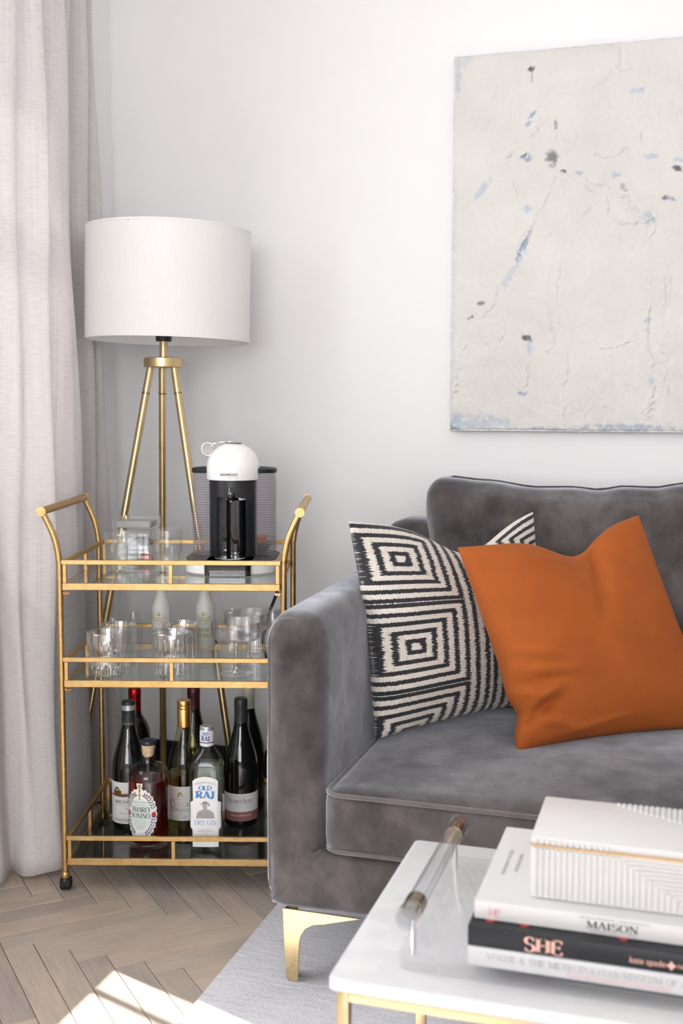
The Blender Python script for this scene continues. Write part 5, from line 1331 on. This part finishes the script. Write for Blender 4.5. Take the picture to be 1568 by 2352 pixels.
    for sgn in (-1, 1):
        for k in range(17):
            t = R(24+k*8.3); 
            x, y = sgn*.0315*math.sin(t), .0485*math.cos(t)
            tang = math.atan2(.0485*math.sin(t), -sgn*.0315*math.cos(t))
            if 6 < k < 9: continue
            up = 1 if k < 8 else -1
            dirn = tang if k < 8 else tang
            leaf(x, y, dirn+.75, .0074, .00125); leaf(x, y, dirn-.75, .0074, .00125)
    mk('leaf_print', [pl(x, y) for x, y in V], F, 'ink_purple', lb)
    V, F = [], []
    for sgn in (-1, 1):
        for k in range(5): leaf(sgn*(.006+k*.0048), .0445-k*.002, PI/2+sgn*(-1.15+.1*k), .0090, .0013)
    mk('leaf_print', [pl(x, y) for x, y in V], F, 'ink_gold', lb)
    for sgn in (-1, 1): flat_poly([(sgn*.0318+.0050*math.cos(2*PI*k/20), -.0005+.0072*math.sin(2*PI*k/20)) for k in range(20)], pl, 'seal_print', 'ink_red', lb)
    lettering(serif_text('AMARO', .0118, .17, .04, .0, width=.044), 'ink_black', lambda x, y: pl(x, y+.0120), lb, 'title'); lettering(serif_text('NONINO', .0118, .17, .04, .0, width=.046), 'ink_black', lambda x, y: pl(x, y-.0025), lb, 'title')
    text_lines(lb, pl, [('QUINTESSENTIA', .0056, 0, .0285), ('AMARO DI ERBE', .0034, 0, .0225)]+[('ooooooooooooooooo'[:n], .0030, 0, -.0125-.0030*i) for i, n in enumerate((17, 17, 16, 16, 14, 13, 11))], 'ink_grey')
    # Old Raj gin: square bottle
    b = thing('gin_bottle', 'square clear gin bottle with a white label and blue lettering', 'bottle', CW(.3115, .072, ZB), CA)
    hs = .0378; SQ = 5.0
    def gprof(k): return [(0, .003), (hs*.86*k, 0), (hs*.97*k, .002), (hs*k, .008), (hs*k, .186)]
    def square_lathe(name, prof, m, par):
        seg = 64; V, F = [], []
        for rr, z in prof:
            p = 2.0+(SQ-2.0)*max(0, min(1, (.222-z)/.030))
            for k in range(seg):
                a = 2*PI*k/seg; q = (abs(math.cos(a))**p+abs(math.sin(a))**p)**(-1/p); V.append((rr*q*math.cos(a), rr*q*math.sin(a)*.92, z))
        for i in range(len(prof)-1):
            for k in range(seg): F.append((i*seg+k, i*seg+(k+1) % seg, (i+1)*seg+(k+1) % seg, (i+1)*seg+k))
        bm = bmesh.new(); vs = [bm.verts.new(v) for v in V]
        for f in F:
            try: bm.faces.new([vs[i] for i in f])
            except ValueError: pass
        bmesh.ops.remove_doubles(bm, verts=bm.verts, dist=1e-6); bmesh.ops.recalc_face_normals(bm, faces=bm.faces)
        return from_bm(name, bm, m, par, True, angle=R(40))
    g = square_lathe('bottle_glass', [(0, .003), (.032, 0), (.0365, .002), (hs, .008), (hs, .186), (.0370, .196), (.0345, .206), (.0295, .216), (.0230, .225), (.0175, .233), (.0148, .239), (.0142, .246), (.0142, .250), (0, .250)], 'bottle_shell_gin', b)
    square_lathe('gin', [(0, .012), (.0345, .010), (.0358, .016), (.0358, .186), (.0352, .1945), (0, .1947)], 'gin_liquid', b)
    cp = lathe('cap', [(.0150, .2375), (.0158, .2375), (.0158, .275), (.0152, .2765), (.0158, .278), (.0158, .281), (.0148, .2825), (0, .2825)], 'silver_cap', b, 36)
    cyl_patch('cap_wrap', .0158, .239, .2735, R(-88), R(88), 'paper', cp)
    lettering(serif_text('OLD', .0062, .26, .10, .02, width=.0135), 'ink_darkblue', on_cyl(.0158, .2675, R(-4), .0010), cp, 'cap_print'); lettering(serif_text('RAJ', .0105, .30, .11, .02, width=.0185), 'ink_darkblue', on_cyl(.0158, .2570, R(-4), .0010), cp, 'cap_print')
    cyl_patch('cap_stripe', .0158, .2455, .2475, R(-80), R(80), 'ink_black', cp, .0008)
    yf = -hs*.92-.0006
    P_ = [(-.0295, .012), (.0295, .012), (.0295, .052), (.0345, .056), (.0350, .062), (.0340, .092), (.0350, .112), (.0345, .115), (.0290, .117), (.0275, .121), (.0290, .164), (.022, .170), (.010, .174), (0, .175), (-.010, .174), (-.022, .170), (-.0290, .164), (-.0275, .121), (-.0290, .117), (-.0345, .115), (-.0350, .112), (-.0340, .092), (-.0350, .062), (-.0345, .056), (-.0295, .052)]
    def bend(lift):
        def f(x, z):
            p = SQ; q = min(.985, abs(x)/hs); yy = hs*(1-q**p)**(1/p); return (x, -(yy*.92+lift), z)
        return f
    # label built as a strip so that it follows the rounded corners
    rows = sorted({p[1] for p in P_}); V, F = [], []
    def half(z):
        best = 0
        right = [p for p in P_ if p[0] >= 0]; right.sort(key=lambda p: p[1])
        for (xa, za), (xb, zb_) in zip(right[:-1], right[1:]):
            if za <= z <= zb_: t = (z-za)/(zb_-za) if zb_ > za else 0; best = xa+(xb-xa)*t
        return max(best, .0005)
    nz_, nxx = 60, 18
    for i in range(nz_+1):
        z = .0121+(.1749-.0121)*i/nz_; h = half(z)
        for j in range(nxx+1): V.append(bend(.0005)(-h+2*h*j/nxx, z))
    for i in range(nz_):
        for j in range(nxx): k = i*(nxx+1)+j; F.append((k, k+1, k+nxx+2, k+nxx+1))
    lb = mk('label', V, F, 'paper_bright', g, True)
    mk('back_label', [(-.026, hs*.92-.0015, .030), (.026, hs*.92-.0015, .030), (.026, hs*.92-.0015, .150), (.022, hs*.92-.0015, .178), (-.022, hs*.92-.0015, .178), (-.026, hs*.92-.0015, .150)], [(0, 1, 2, 3, 4, 5)], 'paper', g)
    fp = lambda zc_, x0=0.0: (lambda x, y: bend(.0011)(x+x0, y+zc_))
    lettering(plain_text("CADENHEAD'S", .0078, .048), 'ink_pale', lambda x, y: bend(.0011)(x, .1610+y-abs(x)**2*7), lb, 'brand_name')
    lettering(serif_text('OLD', .0098, .27, .10, .03, width=.0290), 'ink_blue', fp(.1490), lb, 'title'); lettering(serif_text('RAJ', .0155, .31, .11, .03, width=.0420), 'ink_blue', fp(.1335), lb, 'title')
    lettering(serif_text('DRY GIN', .0105, .13, .04, .04, width=.0500), 'ink_blue', fp(.0690), lb, 'title')
    text_lines(lb, fp(0), [('PRODUCT OF', .0032, .003, .0530), ('UNITED KINGDOM', .0042, .001, .0490), ('70cl', .0028, 0, .0445), ('46% vol', .0028, .0, .0400)], 'ink_pale')
    # engraved figure: shoulders, head, hat with tassel
    sh = [(-.021, .0785), (.021, .0785), (.0195, .088), (.0155, .0950), (.0060, .0990), (.0030, .1015), (-.0040, .1015), (-.0075, .0985), (-.0160, .0945), (-.0195, .088)]
    hd_ = [(.0020+.0060*math.cos(2*PI*k/16)*.9-.003, .1075+.0068*math.sin(2*PI*k/16)) for k in range(16)]
    hat = [(-.0110, .1110), (.0040, .1125), (.0075, .1085), (.0105, .1065), (.0095, .1115), (.0065, .1150), (.0010, .1185), (-.0050, .1175), (-.0075, .1130), (-.0115, .1128)]
    flat_poly(sh, fp(0), 'portrait_print', 'ink_pale', lb); flat_poly(hd_, fp(0), 'portrait_print', 'ink_pale', lb); flat_poly(hat, lambda x, y: bend(.0014)(x, y), 'portrait_print', 'ink_grey', lb)
    V, F = [], []
    for k in range(9):
        x = -.017+k*.0042; i = len(V); V += [(x, .0790), (x+.0008, .0790), (x+.0022, .0945-abs(x)*.12), (x+.0014, .0945-abs(x)*.12)]; F.append((i, i+1, i+2, i+3))
    mk('portrait_print', [bend(.0014)(x, y) for x, y in V], F, 'ink_grey', lb)
build_bottles()

# things of one kind share a group
GROUPS = {'crystal_tumbler': 'star-cut crystal tumblers on the middle shelf', 'ribbed_tumbler': 'fluted tumblers on the middle shelf', 'coupe_glass': 'ribbed coupes on the middle shelf', 'bitters_bottle': 'bitters bottles on the middle shelf',
          'wine_bottle': 'wine bottles on the bottom shelf', 'throw_pillow': 'scatter cushions on the sofa', 'book': 'books stacked on the tray', 'coffee_pod': 'coffee pods in the jar', 'glass_tumbler': 'plain glass tumblers on the cart'}
for o in bpy.data.objects:
    g = GROUPS.get(o.name.split('.')[0])
    if g and o.parent is None: o['group'] = g
